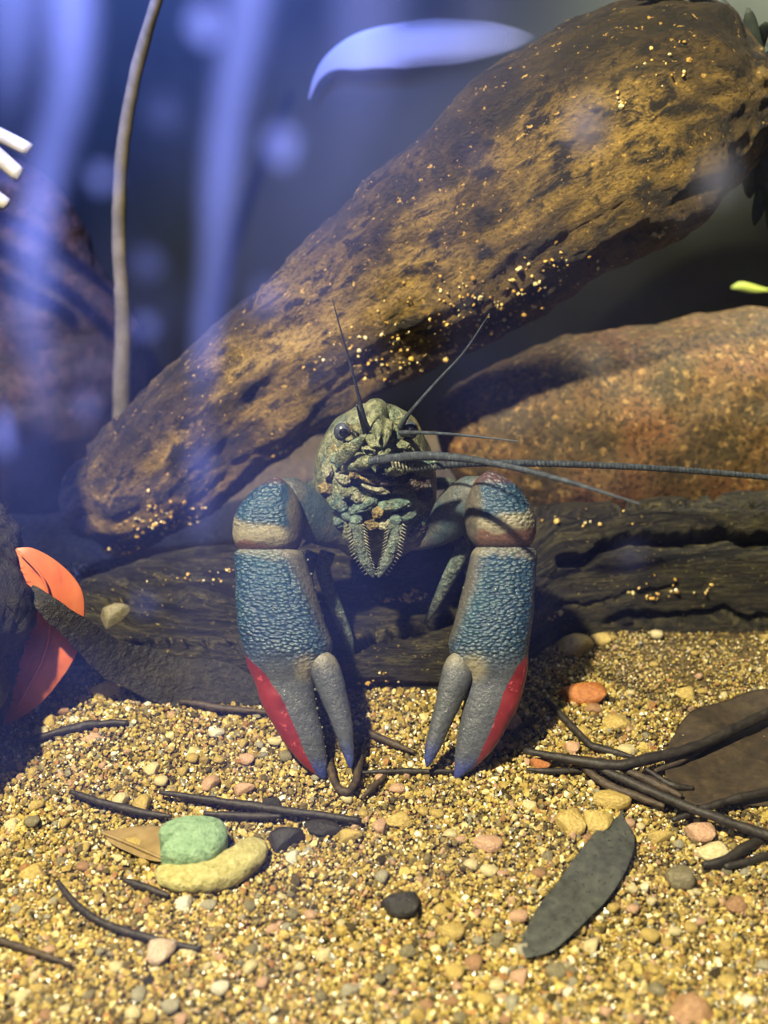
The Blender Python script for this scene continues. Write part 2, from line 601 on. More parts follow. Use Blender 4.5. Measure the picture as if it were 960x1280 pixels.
def m_mark(name, strength, color, cloud=0.0):
    b = MB(name)
    a = b.n('Attribute', attribute_name='a').outputs['Fac']
    f = b.math('MULTIPLY', a, strength)
    if cloud:
        nz = b.noise(b.coord(), cloud, 4, 0.6, 0.4)
        f = b.math('MULTIPLY', f, b.ramp(nz, [(0.35, K4), (0.7, W4)]))
    t = b.n('BsdfTransparent')
    d = b.n('BsdfDiffuse')
    tr = b.n('BsdfTranslucent')
    d.inputs['Color'].default_value = color
    tr.inputs['Color'].default_value = color
    m1 = b.n('MixShader')
    m1.inputs[0].default_value = 0.6
    b.nt.links.new(d.outputs[0], m1.inputs[1])
    b.nt.links.new(tr.outputs[0], m1.inputs[2])
    m = b.n('MixShader')
    b.nt.links.new(f, m.inputs[0])
    b.nt.links.new(t.outputs[0], m.inputs[1])
    b.nt.links.new(m1.outputs[0], m.inputs[2])
    return b.done(m.outputs[0])


M['glass'] = m_glass()
M['mark'] = m_mark('dried_water_mark', 0.62, (0.85, 0.88, 1.0, 1))
M['film'] = m_mark('haze_film', 0.10, (0.8, 0.85, 1.0, 1), 0.35)
glass = struct('window_1', *box(X0, X1, YF - .6, YF, -1.5, ZT), M['glass'])
tag(glass, 'clear front glass of the aquarium with faint blue-lit water marks', 'glass')
YM = YF + 0.02


def spot_mark(px, py, rx, ry, a):
    n, rings = 28, 6
    c = P(px, py, YM)
    s = psc(c)
    V, A = [c], [a]
    for k in range(1, rings + 1):
        f = k / rings
        for j in range(n):
            t = 2 * math.pi * j / n
            wob = 1 + 0.06 * math.sin(3 * t + px) + 0.05 * math.sin(5 * t + py)
            V.append(c + np.array([math.cos(t) * rx * s * f * wob, 0, math.sin(t) * ry * s * 1.05 * f * wob]))
            A.append(a * (1.0 if f < 0.7 else max(0.0, (1 - f) / 0.3)))
    Fc = [(0, 1 + j, 1 + (j + 1) % n) for j in range(n)]
    for k in range(rings - 1):
        b0, b1 = 1 + k * n, 1 + (k + 1) * n
        Fc += [(b0 + j, b1 + j, b1 + (j + 1) % n, b0 + (j + 1) % n) for j in range(n)]
    mk('water_spot', np.array(V), Fc, M['mark'], glass, {'a': ('FLOAT', A)})


def streak_mark(rows):
    """rows: px, py, half width px, alpha"""
    rows = resample(np.array([[r[0], r[1], 0, r[2], r[3]] for r in rows]), 60)
    V, A, nv = [], [], 13
    for px, py, _, hw, al in rows:
        for j in range(nv):
            q = 2 * j / (nv - 1) - 1
            V.append(P(px + q * hw, py, YM))
            A.append(max(0.0, al) * (1 - q * q) ** 1.3)
    Fc = [(i * nv + j, i * nv + j + 1, (i + 1) * nv + j + 1, (i + 1) * nv + j) for i in range(59) for j in range(nv - 1)]
    mk('water_streak', np.array(V), Fc, M['mark'], glass, {'a': ('FLOAT', A)})


for a in ((352, 182, 22, 27, .55), (256, 30, 20, 26, .6), (127, 222, 15, 15, .40), (182, 408, 13, 13, .38), (733, 155, 26, 34, .95),
          (897, 222, 26, 34, 1.2), (335, 372, 24, 22, .20), (185, 330, 18, 17, .16), (107, 508, 12, 14, .30), (600, 5, 24, 14, .3),
          (600, 200, 20, 26, .14), (790, 695, 20, 18, .4), (180, 755, 16, 14, .22), (860, 270, 22, 30, .12), (250, 580, 16, 22, .32),
          (2, 540, 9, 34, .7), (205, 140, 26, 22, .10), (58, 330, 14, 16, .22), (40, 300, 22, 40, .16)):
    spot_mark(*a)
streak_mark([(318, -60, 38, .55), (304, 40, 32, .50), (286, 140, 28, .46), (275, 230, 24, .46), (268, 330, 20, .36), (260, 400, 17, .42), (256, 455, 16, .34), (252, 500, 14, .08), (250, 560, 13, .16), (252, 640, 15, .16), (256, 700, 12, .0)])
streak_mark([(86, -60, 40, .62), (90, 20, 36, .55), (84, 110, 34, .36), (66, 180, 34, .30), (50, 250, 30, .42), (42, 320, 30, .40), (40, 400, 28, .22), (52, 480, 22, .16), (58, 560, 18, .0)])
streak_mark([(470, -60, 60, .34), (460, 40, 60, .30), (450, 120, 50, .12), (440, 190, 40, .0)])
streak_mark([(20, -60, 50, .3), (14, 60, 40, .2), (10, 170, 30, .0)])
# thin cloudy film added over the pane for the blue haze
fx, fz = np.meshgrid(np.linspace(X0 + .2, X1 - .2, 60), np.linspace(0.3, ZT - 2, 40))
FVm = np.stack([fx.ravel(), np.full(fx.size, YF + 0.005), fz.ravel()], 1)
mk('haze_film', FVm, [(j * 60 + i, j * 60 + i + 1, (j + 1) * 60 + i + 1, (j + 1) * 60 + i) for j in range(39) for i in range(59)],
   M['film'], glass, {'a': ('FLOAT', np.ones(len(FVm)))})

# ------------------------------------------------------------------ big driftwood log
def S(rows, Y=None):
    """(px, py, Y, half width px, ratio?) -> loft stations"""
    out = []
    for r in rows:
        c = P(r[0], r[1], r[2])
        out.append([*c, r[3] * psc(c)] + list(r[4:]))
    return out


def log_disp(pos, lc, u, t):
    q = np.stack([lc[:, 0] * 0.28, lc[:, 1], lc[:, 2]], 1)
    d = 0.5 * fbm(q, 0.32, 4, 3) + 0.2 * fbm(q, 1.3, 4, 9) + .07 * fbm(pos, 2.2, 3, 10)
    px, py = proj(pos)
    front = smooth(-0.2, 0.3, np.sin(t))
    # fissures near the broad end
    for (ax, ay, bx, by, cx, cy, w, dep) in ((862, 70, 893, 150, 852, 235, 13, 1.0), (845, 130, 838, 200, 800, 290, 9, .8),
                                             (925, 80, 930, 150, 905, 215, 9, .6), (730, 330, 640, 372, 560, 410, 8, .45)):
        tt = np.linspace(0, 1, 24)[:, None]
        cur = (1 - tt) ** 2 * np.array([ax, ay]) + 2 * tt * (1 - tt) * np.array([bx, by]) + tt ** 2 * np.array([cx, cy])
        dist = np.min(np.hypot(px[:, None] - cur[:, 0], py[:, None] - cur[:, 1]), axis=1)
        d = d - front * dep * 2.2 * (1 - smooth(0, w * 1.25, dist + 3 * vnoise(pos * 1.2, 4)))
    return d


LOG = S([(88, 655, 43, 14), (112, 640, 43, 52), (155, 625, 43, 76), (220, 570, 43, 90), (310, 482, 43.2, 96), (430, 395, 43.5, 104), (560, 302, 44, 124),
         (680, 218, 44.4, 143), (780, 160, 44.8, 150), (855, 130, 45, 138), (912, 124, 45.2, 100), (950, 120, 45.4, 62), (985, 112, 45.5, 18)])
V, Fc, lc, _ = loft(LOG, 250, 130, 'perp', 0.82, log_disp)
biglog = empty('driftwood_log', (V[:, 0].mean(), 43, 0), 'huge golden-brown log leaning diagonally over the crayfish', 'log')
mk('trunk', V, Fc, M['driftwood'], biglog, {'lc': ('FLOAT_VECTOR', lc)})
logV = V

# ------------------------------------------------------------------ boulders
def rock_disp(a, s, seed):
    return lambda pos, lc, u, t: a * fbm(pos, s, 4, seed)


V, Fc, lc, _ = loft(S([(552, 560, 47, 15), (566, 556, 47, 58), (610, 548, 47, 88), (690, 540, 47.4, 112), (790, 535, 48, 128), (900, 530, 48.5, 140),
                       (1020, 530, 49, 140), (1120, 540, 49, 110), (1180, 550, 49, 25)]), 110, 80, 'perp', 1.0, rock_disp(.35, .35, 21))
rockV = V
tag(mk('boulder', V, Fc, M['rock']), 'rounded orange-brown speckled boulder behind the crayfish, shaded by the log', 'rock')
V, Fc, lc, _ = loft(S([(8, 200, 53, 10), (10, 225, 53, 45), (18, 290, 53, 75), (24, 360, 53, 112), (30, 430, 53, 140), (34, 520, 53, 152),
                       (34, 610, 53, 140), (34, 660, 53, 60)]), 90, 70, 'x', 0.6, rock_disp(.7, .25, 31))
tag(mk('boulder', V, Fc, M['redrock']), 'dark reddish-brown boulder standing behind the lower end of the log', 'rock')

# ------------------------------------------------------------------ sunken bark log under the crayfish
cols = [70, 95, 180, 300, 450, 560, 640, 700, 820, 960, 1200]
bot = [800, 822, 848, 860, 862, 862, 838, 794, 783, 782, 782]
top = [765, 742, 712, 690, 668, 655, 648, 642, 632, 626, 620]
zts = [0.9, 2.2, 2.6, 3.0, 3.3, 3.5, 3.8, 4.2, 4.5, 4.6, 4.6]
nu, nvp = 300, 120
pxs = np.linspace(cols[0], cols[-1], nu)
LV, LL, LN = [], [], []
prev = None
for i, px in enumerate(pxs):
    pb, pt, zt = np.interp(px, cols, bot), np.interp(px, cols, top), np.interp(px, cols, zts)
    a = G(px, pb, 0.0)
    c = G(px, pt, zt)
    X, Yb, Yt = (a[0] + c[0]) / 2, a[1], c[1]
    dy = Yt - Yb
    prof = np.array([(X, Yb + .2, -.5), (X, Yb, 0.05), (X, Yb + .05 * dy, .42 * zt), (X, Yb + .38 * dy, .76 * zt), (X, Yb + .75 * dy, .95 * zt), (X, Yt, zt),
                     (X, Yt + 1.2, zt * .93), (X, Yt + 2.2, zt * .6), (X, Yt + 2.6, -.5)])
    prof[:, 0] = np.linspace(a[0], c[0], len(prof)) * .6 + X * .4
    R = resample(prof, nvp)
    LV.append(R)
    LL.append(np.concatenate([[0], np.cumsum(np.linalg.norm(np.diff(R, axis=0), axis=1))]))
LV = np.array(LV)
du = np.gradient(LV, axis=0)
dv = np.gradient(LV, axis=1)
N = norm(np.cross(du, dv))
if N[nu // 2, 30, 1] > 0: N = -N
flat = LV.reshape(-1, 3)
arc = np.array(LL).ravel()
lpx, lpy = proj(flat)
q = np.stack([flat[:, 0] * 0.16, arc, np.zeros(len(arc))], 1)
d = 0.22 * fbm(q, 0.7, 4, 41) + 0.10 * fbm(q, 2.6, 3, 43)
wob = 6 * vnoise(np.stack([flat[:, 0] * .8, np.zeros(len(flat)), np.zeros(len(flat))], 1), 3) + 3 * vnoise(np.stack([flat[:, 0] * 3, np.zeros(len(flat)), np.ones(len(flat))], 1), 3)


def groove(pts, w, dep, up=0.0):
    global d
    xs, ys = [p[0] for p in pts], [p[1] for p in pts]
    yc = np.interp(lpx, xs, ys) + wob
    inside = smooth(xs[0] - 4, xs[0] + 10, lpx) * (1 - smooth(xs[-1] - 10, xs[-1] + 4, lpx))
    k = lpy - yc
    d = d - inside * dep * (1 - smooth(w * .45, w, np.abs(k)))
    if up:
        d = d + inside * up * smooth(-3, 3, k) * (1 - smooth(w, w * 4.5, k))


groove([(700, 700), (738, 696), (752, 680), (800, 674), (960, 670), (1200, 668)], 12, 1.9, .35)
groove([(660, 645), (760, 637), (870, 629), (1200, 624)], 7, .6, .2)
groove([(690, 757), (790, 745), (850, 731)], 5, .22, .05)
groove([(760, 775), (900, 770), (1200, 760)], 7, .6, .2)
groove([(420, 810), (500, 797), (548, 780), (600, 765), (650, 750)], 11, 1.1, .3)
groove([(400, 752), (470, 742), (560, 722), (700, 716)], 6, .3, .08)
groove([(110, 765), (200, 748), (300, 742)], 7, .35, .08)
groove([(150, 808), (230, 806), (320, 803)], 8, .7, .2)
groove([(120, 735), (220, 722), (330, 716)], 5, .25, .05)
flat = flat + N.reshape(-1, 3) * d[:, None]
Fc = [(i * nvp + j, (i + 1) * nvp + j, (i + 1) * nvp + j + 1, i * nvp + j + 1) for i in range(nu - 1) for j in range(nvp - 1)]
Fc += [tuple(range(nvp - 1, -1, -1)), tuple((nu - 1) * nvp + j for j in range(nvp))]
lcb = np.stack([flat[:, 0], arc, 0 * arc], 1)
barkV = flat
bark = empty('sunken_log', (2, 37, 0), 'flat dark bark-layered log lying on the gravel under the crayfish', 'log')
mk('trunk', flat, Fc, M['bark'], bark, {'lc': ('FLOAT_VECTOR', lcb)})

# ------------------------------------------------------------------ black stump beside the orange leaf
V, Fc, lc, _ = loft(S([(-70, 570, 37.5, 20), (-68, 590, 37, 58), (-66, 640, 36, 76), (-64, 700, 34, 88), (-66, 755, 32, 108), (-66, 800, 32.2, 98, .7), (-66, 850, 31.9, 82, .7),
                       (-66, 900, 31.6, 68, .7), (-66, 940, 31.4, 50, .7)]), 110, 90, 'x', 0.8,
                    lambda pos, lc, u, t: .35 * fbm(pos, .6, 4, 51) + .12 * fbm(pos, 3, 3, 52))
shade_root = loft([[-15.8, 32.0, 2.6, 1.5], [-15.4, 30.6, 2.9, 2.4], [-15.2, 29.0, 3.0, 2.7], [-15.5, 27.6, 2.8, 2.4], [-15.9, 26.4, 2.4, 1.3]], 50, 50, 'ground', 1.0,
           lambda pos, lc, u, t: .35 * fbm(pos, .6, 4, 53) + .12 * fbm(pos, 3, 3, 52))
shade_limb = loft([[-16.6, 37, 6.5, 2.0], [-16.8, 36, 10, 2.2], [-16.8, 34, 13.5, 2.4], [-17.0, 32.6, 17, 2.6], [-17.4, 31.8, 21, 2.5], [-17.8, 31.6, 25, 2.2], [-18.2, 31.6, 27, .6]], 60, 50, 'perp', 1.0,
           lambda pos, lc, u, t: .3 * fbm(pos, .6, 4, 54) + .12 * fbm(pos, 3, 3, 52))
stump = empty('bark_stump', (V[:, 0].mean(), V[:, 1].mean(), 0), 'black rough-barked stump the orange leaf leans against', 'stump')
mk('trunk', V, Fc, M['stump'], stump)
mk('root', shade_root[0], shade_root[1], M['stump'], stump)  # out-of-frame lobe added to shade the gravel below the orange leaf
mk('shade_branch', shade_limb[0], shade_limb[1], M['stump'], stump)  # out-of-frame limb added to shade the hollow behind the orange leaf
stV = V
# bristly fibres on it
idx = rng.choice(len(V) - 2, 420, replace=False)
ctr = V.mean(0)
fv, ff = [], []
for i in idx:
    p = V[i]
    n_ = norm(p - np.array([ctr[0], ctr[1], p[2] - 1.0]))
    e = p + n_ * rng.uniform(.15, .42) + np.array([0, 0, rng.uniform(-.05, .25)])
    w = norm(np.cross(n_, rng.normal(size=3))) * .022
    k = len(fv)
    fv += [p - w, p + w, e, p + np.cross(n_, w) * 1.2]
    ff += [(k, k + 1, k + 2), (k + 1, k + 3, k + 2), (k + 3, k, k + 2)]
tag(mk('bark_fibres', np.array(fv), ff, M['stump'], stump), kind='stuff')

# ------------------------------------------------------------------ leaves, stem, rods
def thing1(name, geo, mat, label, cat, group=None, parts=()):
    V, Fc, lc, _ = geo
    root = mk(name, V, Fc, mat, None, {'lc': ('FLOAT_VECTOR', lc)})
    return tag(root, label, cat, group)


def blade(rows, nu=60, nv=20, curl=0.0, ratio=0.07, mode='perp', wav=0.05, seed=1):
    def dsp(pos, lc, u, t):
        return wav * 0.3 * fbm(pos, 1.6, 3, seed)
    V, Fc, lc, ut = loft(rows, nu, nv, mode, ratio, dsp)
    V = V.copy()
    # cupped across the midrib and wavy along the edge
    w = lc[:, 1]
    V[:, 2] += curl * np.abs(w) + wav * np.sin(lc[:, 0] * 2.1 + seed) * np.abs(w)
    return V, Fc, lc, ut


# orange leaf leaning on the stump
ol = [(20, 686, 33.7, 1), (34, 697, 33.6, 14), (52, 722, 33.4, 27), (62, 752, 33.2, 39), (62, 785, 33.0, 39), (54, 820, 32.4, 36), (38, 855, 32.0, 28), (20, 885, 31.75, 15), (4, 908, 31.6, 1)]
V, Fc, lc, ut = blade(S(ol), 80, 28, 0.0, 0.05, 'perp', 0.04, 4)
V[:, 1] += 0.16 * np.abs(lc[:, 1])
oleaf = mk('orange_leaf', V, Fc, M['leaf_orange'], None, {'lc': ('FLOAT_VECTOR', lc)})
tag(oleaf, 'bright orange-red dead leaf standing against the black stump', 'leaf')
mrib = S([(24, 690, 33.45, 1.2), (54, 724, 33.15, 1.8), (62, 770, 32.85, 2.0), (54, 820, 32.2, 1.8), (22, 882, 31.6, 1.2)])
V, Fc, lc, ut = loft(mrib, 40, 8, 'perp', .8)
mk('midrib', V, Fc, M['leaf_orange'], oleaf, {'lc': ('FLOAT_VECTOR', lc)})

# long black leaf across the orange one, lying against the sunken log
bl = [(36, 738, 32.2, 8), (60, 756, 32.0, 13), (95, 787, 32.3, 18), (135, 818, 32.9, 24), (185, 843, 33.4, 30), (245, 853, 33.6, 30), (305, 860, 33.5, 21), (340, 870, 33.2, 8)]
thing1('long_leaf', blade(S(bl), 90, 30, 0, .05, 'perp', .16, 9), M['leaf_black'], 'long blackened strap leaf crossing the orange leaf', 'leaf')

# sodden grey leaf on the gravel
def gl(rows, z=0.14):
    out = []
    for r in rows:
        c = G(r[0], r[1], z if len(r) < 4 else r[3])
        out.append([*c, r[2] * psc(c)])
    return out


lf = gl([(778, 1012, 1), (776, 1022, 5), (772, 1040, 22), (762, 1062, 29), (742, 1094, 32), (718, 1124, 31), (694, 1153, 28), (672, 1178, 21), (660, 1192, 8), (657, 1196, 1)], .22)
dl = thing1('sodden_leaf', blade(lf, 80, 24, 0.03, .06, 'ground', .05, 3), M['leaf_dark'], 'long dark grey sodden leaf lying flat on the gravel', 'leaf')
# wide brown leaf under the twigs
lf = gl([(838, 1002, 4), (866, 985, 45), (902, 962, 80), (945, 940, 98), (1000, 920, 95), (1060, 905, 60), (1095, 895, 6)], .2)
thing1('broad_leaf', blade(lf, 60, 26, 0.04, .03, 'ground', .05, 6), M['leaf_brown'], 'broad flat brown leaf under the black twigs', 'leaf')
# tan leaf under the green pellet
lf = gl([(128, 1040, 2), (150, 1046, 16), (180, 1050, 27), (215, 1058, 30), (250, 1066, 16), (272, 1072, 2)], .16)
tl = thing1('tan_leaf', blade(lf, 50, 20, 0.05, .05, 'ground', .06, 8), M['leaf_tan'], 'small tan leaf half under the green pellet', 'leaf')
V, Fc, lc, ut = loft(gl([(126, 1040, 2.2), (165, 1056, 2.5), (205, 1074, 2.5)], .25), 30, 8, 'ground', .8)
mk('midrib', V, Fc, M['leaf_tan'], tl)

# curled blade made for a lamp reflection, the lime scrap and the tall stem
gll = S([(386, 124, 59.6, 1), (396, 98, 59.5, 4), (414, 78, 59.4, 10), (445, 66, 59.3, 20), (490, 58, 59.3, 25), (545, 53, 59.4, 27), (600, 50, 59.6, 22), (640, 48, 59.7, 13), (668, 46, 59.8, 2)])
glare_geo = blade(gll, 80, 24, 0, .16, 'perp', .02, 5)
M['glare_streak'] = m_mark('sheer_glare', 1.0, (0.92, 0.95, 1.0, 1))
gpx, gpy = proj(glare_geo[0])
galpha = np.interp(gpx, [385, 400, 430, 455, 475, 500, 580, 640, 668], [.35, .5, .75, 1.0, .85, .62, .5, .22, .04]) * (1 - .75 * smooth(.3, 1.05, np.abs(glare_geo[2][:, 1])) * smooth(470, 520, gpx))  # alpha peaks to paint the bright spot of the reflection
tag(mk('pale_glare', glare_geo[0], glare_geo[1], M['glare_streak'], None, {'a': ('FLOAT', galpha)}), 'pale blue-white leaf-shaped streak added for a lamp reflection above the log', 'leaf')
thing1('leaf_scrap', blade(S([(914, 360, 59.6, 1), (925, 358, 59.6, 5), (942, 361, 59.6, 5), (962, 363, 59.6, 1)]), 24, 12, 0, .3), M['lime'], 'tiny lime-green leaf scrap on the back wall above the boulder', 'leaf')
st = loft(S([(152, 545, 50, 11), (152, 480, 50, 11), (154, 400, 50, 10), (149, 300, 50, 9), (152, 200, 50, 8.5), (168, 100, 50, 8), (190, 20, 50, 7.5), (215, -60, 50, 7), (240, -130, 50, 6)]), 90, 16, 'perp', 1.0,
          lambda pos, lc, u, t: .02 * fbm(pos, 2, 2, 3) - .03 * (np.abs(((lc[:, 0] / 7.6) % 1) - .5) > .485))
thing1('reed_stem', st, M['stem'], 'tall thin pale reed stem rising behind the lower end of the log', 'stem')
for k, (rows, txt) in enumerate((([(-260, 30, 46, 9), (-60, 138, 46, 9), (33, 186, 46, 9), (36, 188, 46, 4)], 'uppermost pale rod poking out above the dark red boulder'),
                                 ([(-260, 20, 44, 10), (-60, 150, 44, 10), (22, 217, 44, 10), (26, 220, 44, 5)], 'brightest pale rod of the three above the dark red boulder'),
                                 ([(-260, 120, 45, 9), (-60, 215, 45, 9), (6, 255, 45, 9), (10, 258, 45, 4)], 'lowest pale rod poking out above the dark red boulder'))):
    thing1('pale_rod', loft(S(rows), 40, 14, 'perp', 1.0), M['rod'], txt, 'rod', 'pale rods by the side wall')

# dark weed tufts on top of the log
def tuft(pts, label, seed):
    r = np.random.default_rng(seed)
    base = P(*pts[0])
    root = empty('weed_tuft', base, label, 'plant')
    for k, (px, py, Y) in enumerate(pts[1:]):
        b0 = P(pts[0][0] + r.uniform(-22, 22), pts[0][1] + r.uniform(-4, 8), pts[0][2])
        e = P(px, py, Y)
        m_ = (b0 + e) / 2 + r.normal(size=3) * .3
        V, Fc, lc, ut = loft([[*b0, .12], [*m_, .26 + .2 * r.random()], [*(m_ * .25 + e * .75), .24], [*e, .05]], 18, 10, 'perp', .2)
        mk('blade', V, Fc, M['weed'], root)
    return root


tuft([(848, 22, 45)] + [(790 + 7 * k, -6 - (k * 37) % 30, 45 + ((k * 13) % 7 - 3) * .4) for k in range(15)], 'dark weed tuft on top of the log crest', 2)
tuft([(962, 130, 45.4)] + [(935 + (k * 23) % 40, 10 + 17 * k, 45 + ((k * 5) % 5) * .4) for k in range(18)], 'dark weed tuft hanging at the broad end of the log', 3)
thing1('thin_root', loft(S([(890, -20, 59.7, 1.6), (925, 22, 59.7, 1.6), (965, 60, 59.7, 1.6), (1010, 100, 59.7, 1.4)]), 30, 8, 'perp', 1.0), M['twig'], 'hair-thin dark root on the back wall past the log crest', 'root')

# ------------------------------------------------------------------ crayfish
cf = empty('crayfish', (0, 36, 0), 'blue crayfish with red-edged claws perched facing out on the sunken log', 'crayfish')


def YC(py):
    return float(np.interp(py, [590, 600, 685, 820, 972], [34.2, 34.0, 33.0, 31.0, 28.95]))


def SX(rows, dY=0.0):
    return S([(r[0], r[1], YC(r[1]) + dY, r[2]) + tuple(r[3:]) for r in rows])


BLUE, BLUE2 = np.array(srgb('#1a354c')), np.array(srgb('#294b5c'))
GREY, PALE = np.array(srgb('#44484e')), np.array(srgb('#857f68'))
BROWN, TIP = np.array(srgb('#514c42')), np.array(srgb('#26347c'))
RUST = np.array(srgb('#5c352b'))


def lerp(a, b, t):
    return a * (1 - t[:, None]) + b * t[:, None]


def claw(side):
    L = side < 0
    root = None
    if L:
        palm = [(336, 684, 30, .62), (336, 692, 43, .62), (341, 715, 46.5, .64), (346, 745, 51, .66), (352, 780, 55, .66), (360, 808, 56, .62), (358, 830, 48, .58), (356, 850, 37, .58),
                (362, 880, 33, .58), (372, 905, 29, .58), (383, 932, 23.5, .58), (394, 955, 15, .6), (402, 969, 7, .7), (406, 974, 1.5, .8)]
        bnd = [(805, 300), (822, 309), (840, 329), (870, 350), (905, 366), (940, 380), (960, 391), (975, 398)]
        dact = [(398, 812, 8, .7), (402, 822, 17, .7), (408, 842, 20, .7), (417, 870, 17.5, .7), (426, 900, 14, .7), (433, 930, 9.5, .7), (437, 950, 5, .7), (438, 960, 1.2, .8)]
        carp = [(346, 598, 5, .9), (344, 605, 16, .9), (341, 615, 27, .9), (338, 630, 37, .88), (336, 648, 43, .86), (335, 666, 44, .84), (335, 679, 41, .78), (335, 688, 34, .7), (335, 692, 22, .7)]
        mer = [(456, 676, 35.2, 9), (432, 673, 34.9, 15), (404, 658, 34.6, 25), (376, 636, 34.4, 30), (352, 616, 34.2, 25), (342, 606, 34.1, 8)]
        inner = lambda px, py: px - np.interp(py, [600, 690, 730, 770, 810], [350, 352, 374, 392, 408])
        outer = lambda px, py: np.interp(py, [x[0] for x in bnd], [x[1] for x in bnd]) - px
    else:
        palm = [(630, 680, 28, .62), (630, 690, 40, .62), (627, 715, 43, .64), (622, 745, 46, .66), (617, 775, 48.5, .66), (611, 805, 50, .62), (613, 828, 46, .58), (619, 850, 36, .58),
                (613, 880, 34, .58), (604, 905, 30, .58), (594, 932, 24, .58), (583, 955, 15, .6), (574, 968, 7, .7), (570, 974, 1.5, .8)]
        bnd = [(800, 672), (815, 662), (835, 646), (860, 633), (890, 623), (920, 611), (955, 595), (975, 582)]
        dact = [(576, 814, 7, .7), (572, 824, 14, .7), (571, 845, 20, .7), (563, 872, 17.5, .7), (553, 900, 14, .7), (543, 928, 11, .7), (537, 948, 6.5, .7), (534, 959, 1.5, .8)]
        carp = [(612, 590, 5, .9), (614, 597, 16, .9), (618, 607, 28, .9), (621, 622, 37, .88), (624, 640, 43, .86), (626, 658, 44, .84), (627, 672, 41, .78), (628, 682, 34, .7), (629, 687, 22, .7)]
        mer = [(498, 678, 35.2, 8), (522, 675, 34.9, 13), (548, 662, 34.6, 21), (573, 638, 34.4, 30), (595, 614, 34.2, 25), (606, 600, 34.1, 8)]
        inner = lambda px, py: np.interp(py, [600, 690, 730, 770, 810], [606, 604, 598, 582, 566]) - px
        outer = lambda px, py: px - np.interp(py, [x[0] for x in bnd], [x[1] for x in bnd])
    dis = lambda pos, lc, u, t: .015 * fbm(pos, 3, 3, 61)
    V, Fc, lc, (u, t) = loft(SX(palm), 170, 110, 'x', .62, dis, .9)
    px, py = proj(V)
    c = np.tile(BLUE, (len(V), 1))
    c = lerp(c, np.tile(BLUE2, (len(V), 1)), .6 * smooth(-.3, .5, fbm(V, .5, 3, 62)))
    fing = smooth(800, 850, py + 12 * fbm(V, .8, 2, 3))
    c = lerp(c, np.tile(GREY, (len(V), 1)), fing)
    br = smooth(-8, 12, inner(px, py)) * (1 - smooth(790, 830, py))
    c = lerp(c, np.tile(BROWN, (len(V), 1)), br * .9)
    hin = np.hypot(px - (384 if L else 592), py - 835)
    c = lerp(c, np.tile(PALE, (len(V), 1)), .8 * (1 - smooth(6, 24, hin)))
    c = lerp(c, np.tile(PALE, (len(V), 1)), .5 * (1 - smooth(690, 700, py + 6 * fbm(V, 2, 3, 9))))
    c = lerp(c, np.tile(TIP, (len(V), 1)), .75 * smooth(940, 968, py))
    scl = (1 - fing) * (1 - .85 * br)
    red = outer(px, py) > 0
    red &= (py > 806)
    FA = np.array([f if len(f) == 4 else f + (f[-1],) for f in Fc])
    isred = red[FA].sum(1) >= 2
    f_shell = [f for f, r_ in zip(Fc, isred) if not r_]
    f_red = [f for f, r_ in zip(Fc, isred) if r_]
    root = mk('claw', V, f_shell, M['claw'], cf, {'lc': ('FLOAT_VECTOR', lc), 'col': ('FLOAT_COLOR', c), 'scl': ('FLOAT', scl)})
    root['label'] = 'blue scaly claw with a red outer edge'
    ORG[root.name] = ORG[cf.name]

    def sub(name, geo, colf, sclf, mat='claw'):
        V, Fc, lc, (u, t) = geo
        px, py = proj(V)
        return mk(name, V, Fc, M[mat], root, {'lc': ('FLOAT_VECTOR', lc), 'col': ('FLOAT_COLOR', colf(V, px, py)), 'scl': ('FLOAT', sclf(V, px, py))})

    # red patch: bulging skin of the outer edge, its own mesh
    used = sorted({i for f in f_red for i in f})
    mp = {v: k for k, v in enumerate(used)}
    VR = V[used].copy()
    cen = np.array([np.interp(VR[:, 2], *(lambda o: (o[:, 2][np.argsort(o[:, 2])], o[:, k][np.argsort(o[:, 2])]))(V[::110])) for k in range(2)]).T
    VR[:, 0] += side * .05 * smooth(0, 14, outer(*proj(VR)))
    rp = mk('red_patch', VR, [tuple(mp[i] for i in f) for f in f_red], M['red'], root)
    rp['label'] = 'smooth red soft patch on the outer edge'
    # movable finger
    g = loft(SX(dact, -0.25), 90, 40, 'x', .7, dis)

    def dcol(V, px, py):
        c = np.tile(GREY, (len(V), 1))
        c = lerp(c, np.tile(PALE, (len(V), 1)), .55 * (1 - smooth(818, 846, py)))
        return lerp(c, np.tile(TIP, (len(V), 1)), .75 * smooth(918, 955, py))
    sub('movable_finger', g, dcol, lambda V, px, py: np.zeros(len(V)))
    # teeth along the fixed finger's biting edge
    for k in range(9):
        f = k / 8
        yy = 862 + 95 * f
        xx = np.interp(yy, [850, 880, 905, 932, 955, 969], [393, 395, 401, 406.5, 409, 409]) if L else np.interp(yy, [850, 880, 905, 932, 955, 969], [583, 579, 574, 570, 568, 567])
        v, fc = sphere(P(xx, yy, YC(yy)), (.085 - .04 * f) * random.uniform(.6, 1.3), 1)
        mk('tooth', v, fc, M['limb'], root)

    # wrist
    def ccol(V, px, py):
        c = np.tile(BLUE, (len(V), 1))
        c = lerp(c, np.tile(BLUE2, (len(V), 1)), .5 * smooth(-.3, .5, fbm(V, .5, 3, 66)))
        wb_ = py - (661 + .12 * (px - 330) * (1 if L else -.4)) + 7 * fbm(V, 1.6, 4, 8)
        c = lerp(c, np.tile(PALE, (len(V), 1)), smooth(-9, 2, wb_) * .95)
        c = lerp(c, np.tile(RUST, (len(V), 1)), smooth(15, 21, wb_) * .8)
        i_ = (px - 357 if L else 600 - px) + 4 * fbm(V, 1.2, 2, 4)
        c = lerp(c, np.tile(BROWN, (len(V), 1)), smooth(-3, 6, i_))
